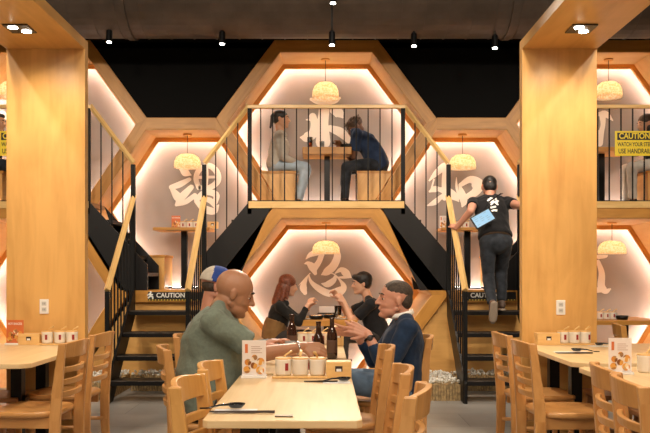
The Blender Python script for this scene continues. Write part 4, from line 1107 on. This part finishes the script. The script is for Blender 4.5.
# tablet slung on the waiter's back
tb=thing('tablet','tablet with a glowing blue screen slung on the waiter\'s back','tablet',(1.62,8.20,1.83))
R=Matrix.Rotation(math.radians(-29),4,'Y')@Matrix.Rotation(math.radians(-22),4,'X')
b_=MB().box(-.115,.115,0,.014,-.075,.075,R).build('tablet_case',BLKM,tb,bevel=.004)
sc=MB().box(-.10,.10,-.002,.0,-.062,.062,R).build('screen',plain('blue_screen',(.05,.12,.2),.3,emit=.55,ecol=(.25,.58,.85)),b_)
q=MB()
for k in range(5):
    for j in range(3):
        if (k*3+j)%4!=1: q.box(-.085+j*.058,-.085+j*.058+.03+.01*((k+j)%2),-.003,-.0015,.045-k*.022,.050-k*.022,R)
q.build('screen_lines',plain('screen_ink',(.12,.25,.38),.5),sc)
q=MB(); q.tube([Vector((1.66,8.25,1.93)),Vector((1.72,8.36,2.02)),Vector((1.86,8.46,2.11)),Vector((1.90,8.55,2.12))],.008,6); o=q.build('strap',BLKM,uv=False); o.data.transform(Matrix.Translation(-tb.location)); o.parent=tb
# ---------------------------------------------------------------- lights
def lamp(name,kind,loc,energy,col,size=.1,spot=None,blend=.5,target=None,shape=None):
    l=bpy.data.lights.new(name,kind); l.energy=energy; l.color=col
    if kind=='POINT': l.shadow_soft_size=size
    if kind=='SPOT': l.spot_size=math.radians(spot); l.spot_blend=blend; l.shadow_soft_size=size
    if kind=='AREA': l.shape='DISK'; l.size=size
    o=bpy.data.objects.new(name,l); COL.objects.link(o); o.location=loc
    if target is not None: o.rotation_euler=(Vector(target)-Vector(loc)).to_track_quat('-Z','Y').to_euler()
    return o
WARM=(1,.78,.52); NEUT=(1,.84,.66)
for x,y,z in PEND: lamp('pendant_light','POINT',(x,y,z),12,(1,.86,.66),.04)
# canopy downlights
for x in (-2.095,1.759):
    lamp('canopy_light','SPOT',(x,5.49,2.92),60,WARM,.04,165,1.0,(x,5.49,0))
    lamp('canopy_light','SPOT',(x,3.9,2.92),40,WARM,.04,165,1.0,(x,3.9,0))
# rows of ceiling downlights over the dining room (behind and above the camera)
fx=0
for y in (-2.2,.2,2.4):
    for x in (-3.4,-1.1,1.1,3.4):
        t=thing('ceiling_downlight','round ceiling downlight over the dining room, out of the picture','downlight',(x,y,4.55),0,'dining room downlights')
        MB().lathe([(.10,.0),(.12,0),(.12,.12),(.1,.12)],n=20).build('housing',BLKM,t)
        lamp('dining_downlight','SPOT',(x,y,4.52),165,NEUT,.12,150,.6,(x,y+1.8,0))
# added unseen lights above the view, put in to brighten the timber front
for x in (-3.6,-2.6,-.9,.9,2.6,3.6):
    t=thing('ceiling_downlight','added unseen black track light brightening the timber front, above the picture','downlight',(x,5.0,4.25),0,'added lights brightening the timber front')
    MB().lathe([(.05,.0),(.055,0),(.055,.14),(.0,.14)],n=16).build('housing',BLKM,t)
    lamp('added_facade_wash','SPOT',(x,5.0,4.22),205,NEUT,.08,75,.8,(x*.95,9.0,1.5))
# track spotlights
for px,py,D,tg,e in ((109,42,8.15,(-1.75,8.3,1.0),60),(222,44,8.15,(-.9,8.9,1),60),(332,45,8.1,(0,5.0,.8),260),(414,46,8.15,(.9,8.9,1.0),60),(333,3,7.9,(0,3.8,.8),260),(495,48,8.1,(1.75,8.4,1.2),70)):
    p=at(px,py,D); p.y-=.06; p.z-=.03
    lamp('track_light','SPOT',p,e,NEUT,.05,70,.6,tg)
W=bpy.data.worlds.new('world'); S.world=W; W.use_nodes=True
W.node_tree.nodes['Background'].inputs[0].default_value=(.5,.4,.3,1); W.node_tree.nodes['Background'].inputs[1].default_value=.1
# ---------------------------------------------------------------- camera
cd=bpy.data.cameras.new('camera'); cam=bpy.data.objects.new('camera',cd); COL.objects.link(cam)
cam.location=(0,0,EYE); cam.rotation_euler=(PI/2,0,0); cd.sensor_width=36; cd.lens=F/650*36; cd.shift_y=(275-216.5)/650; cd.clip_start=.05
cd.dof.use_dof=False
S.camera=cam
S.view_settings.view_transform='Standard'; S.view_settings.look='None'; S.view_settings.exposure=0.22; S.view_settings.gamma=1; S.view_settings.use_curve_mapping=False
S.cycles.use_denoising=True; S.cycles.max_bounces=8; S.cycles.sample_clamp_indirect=6
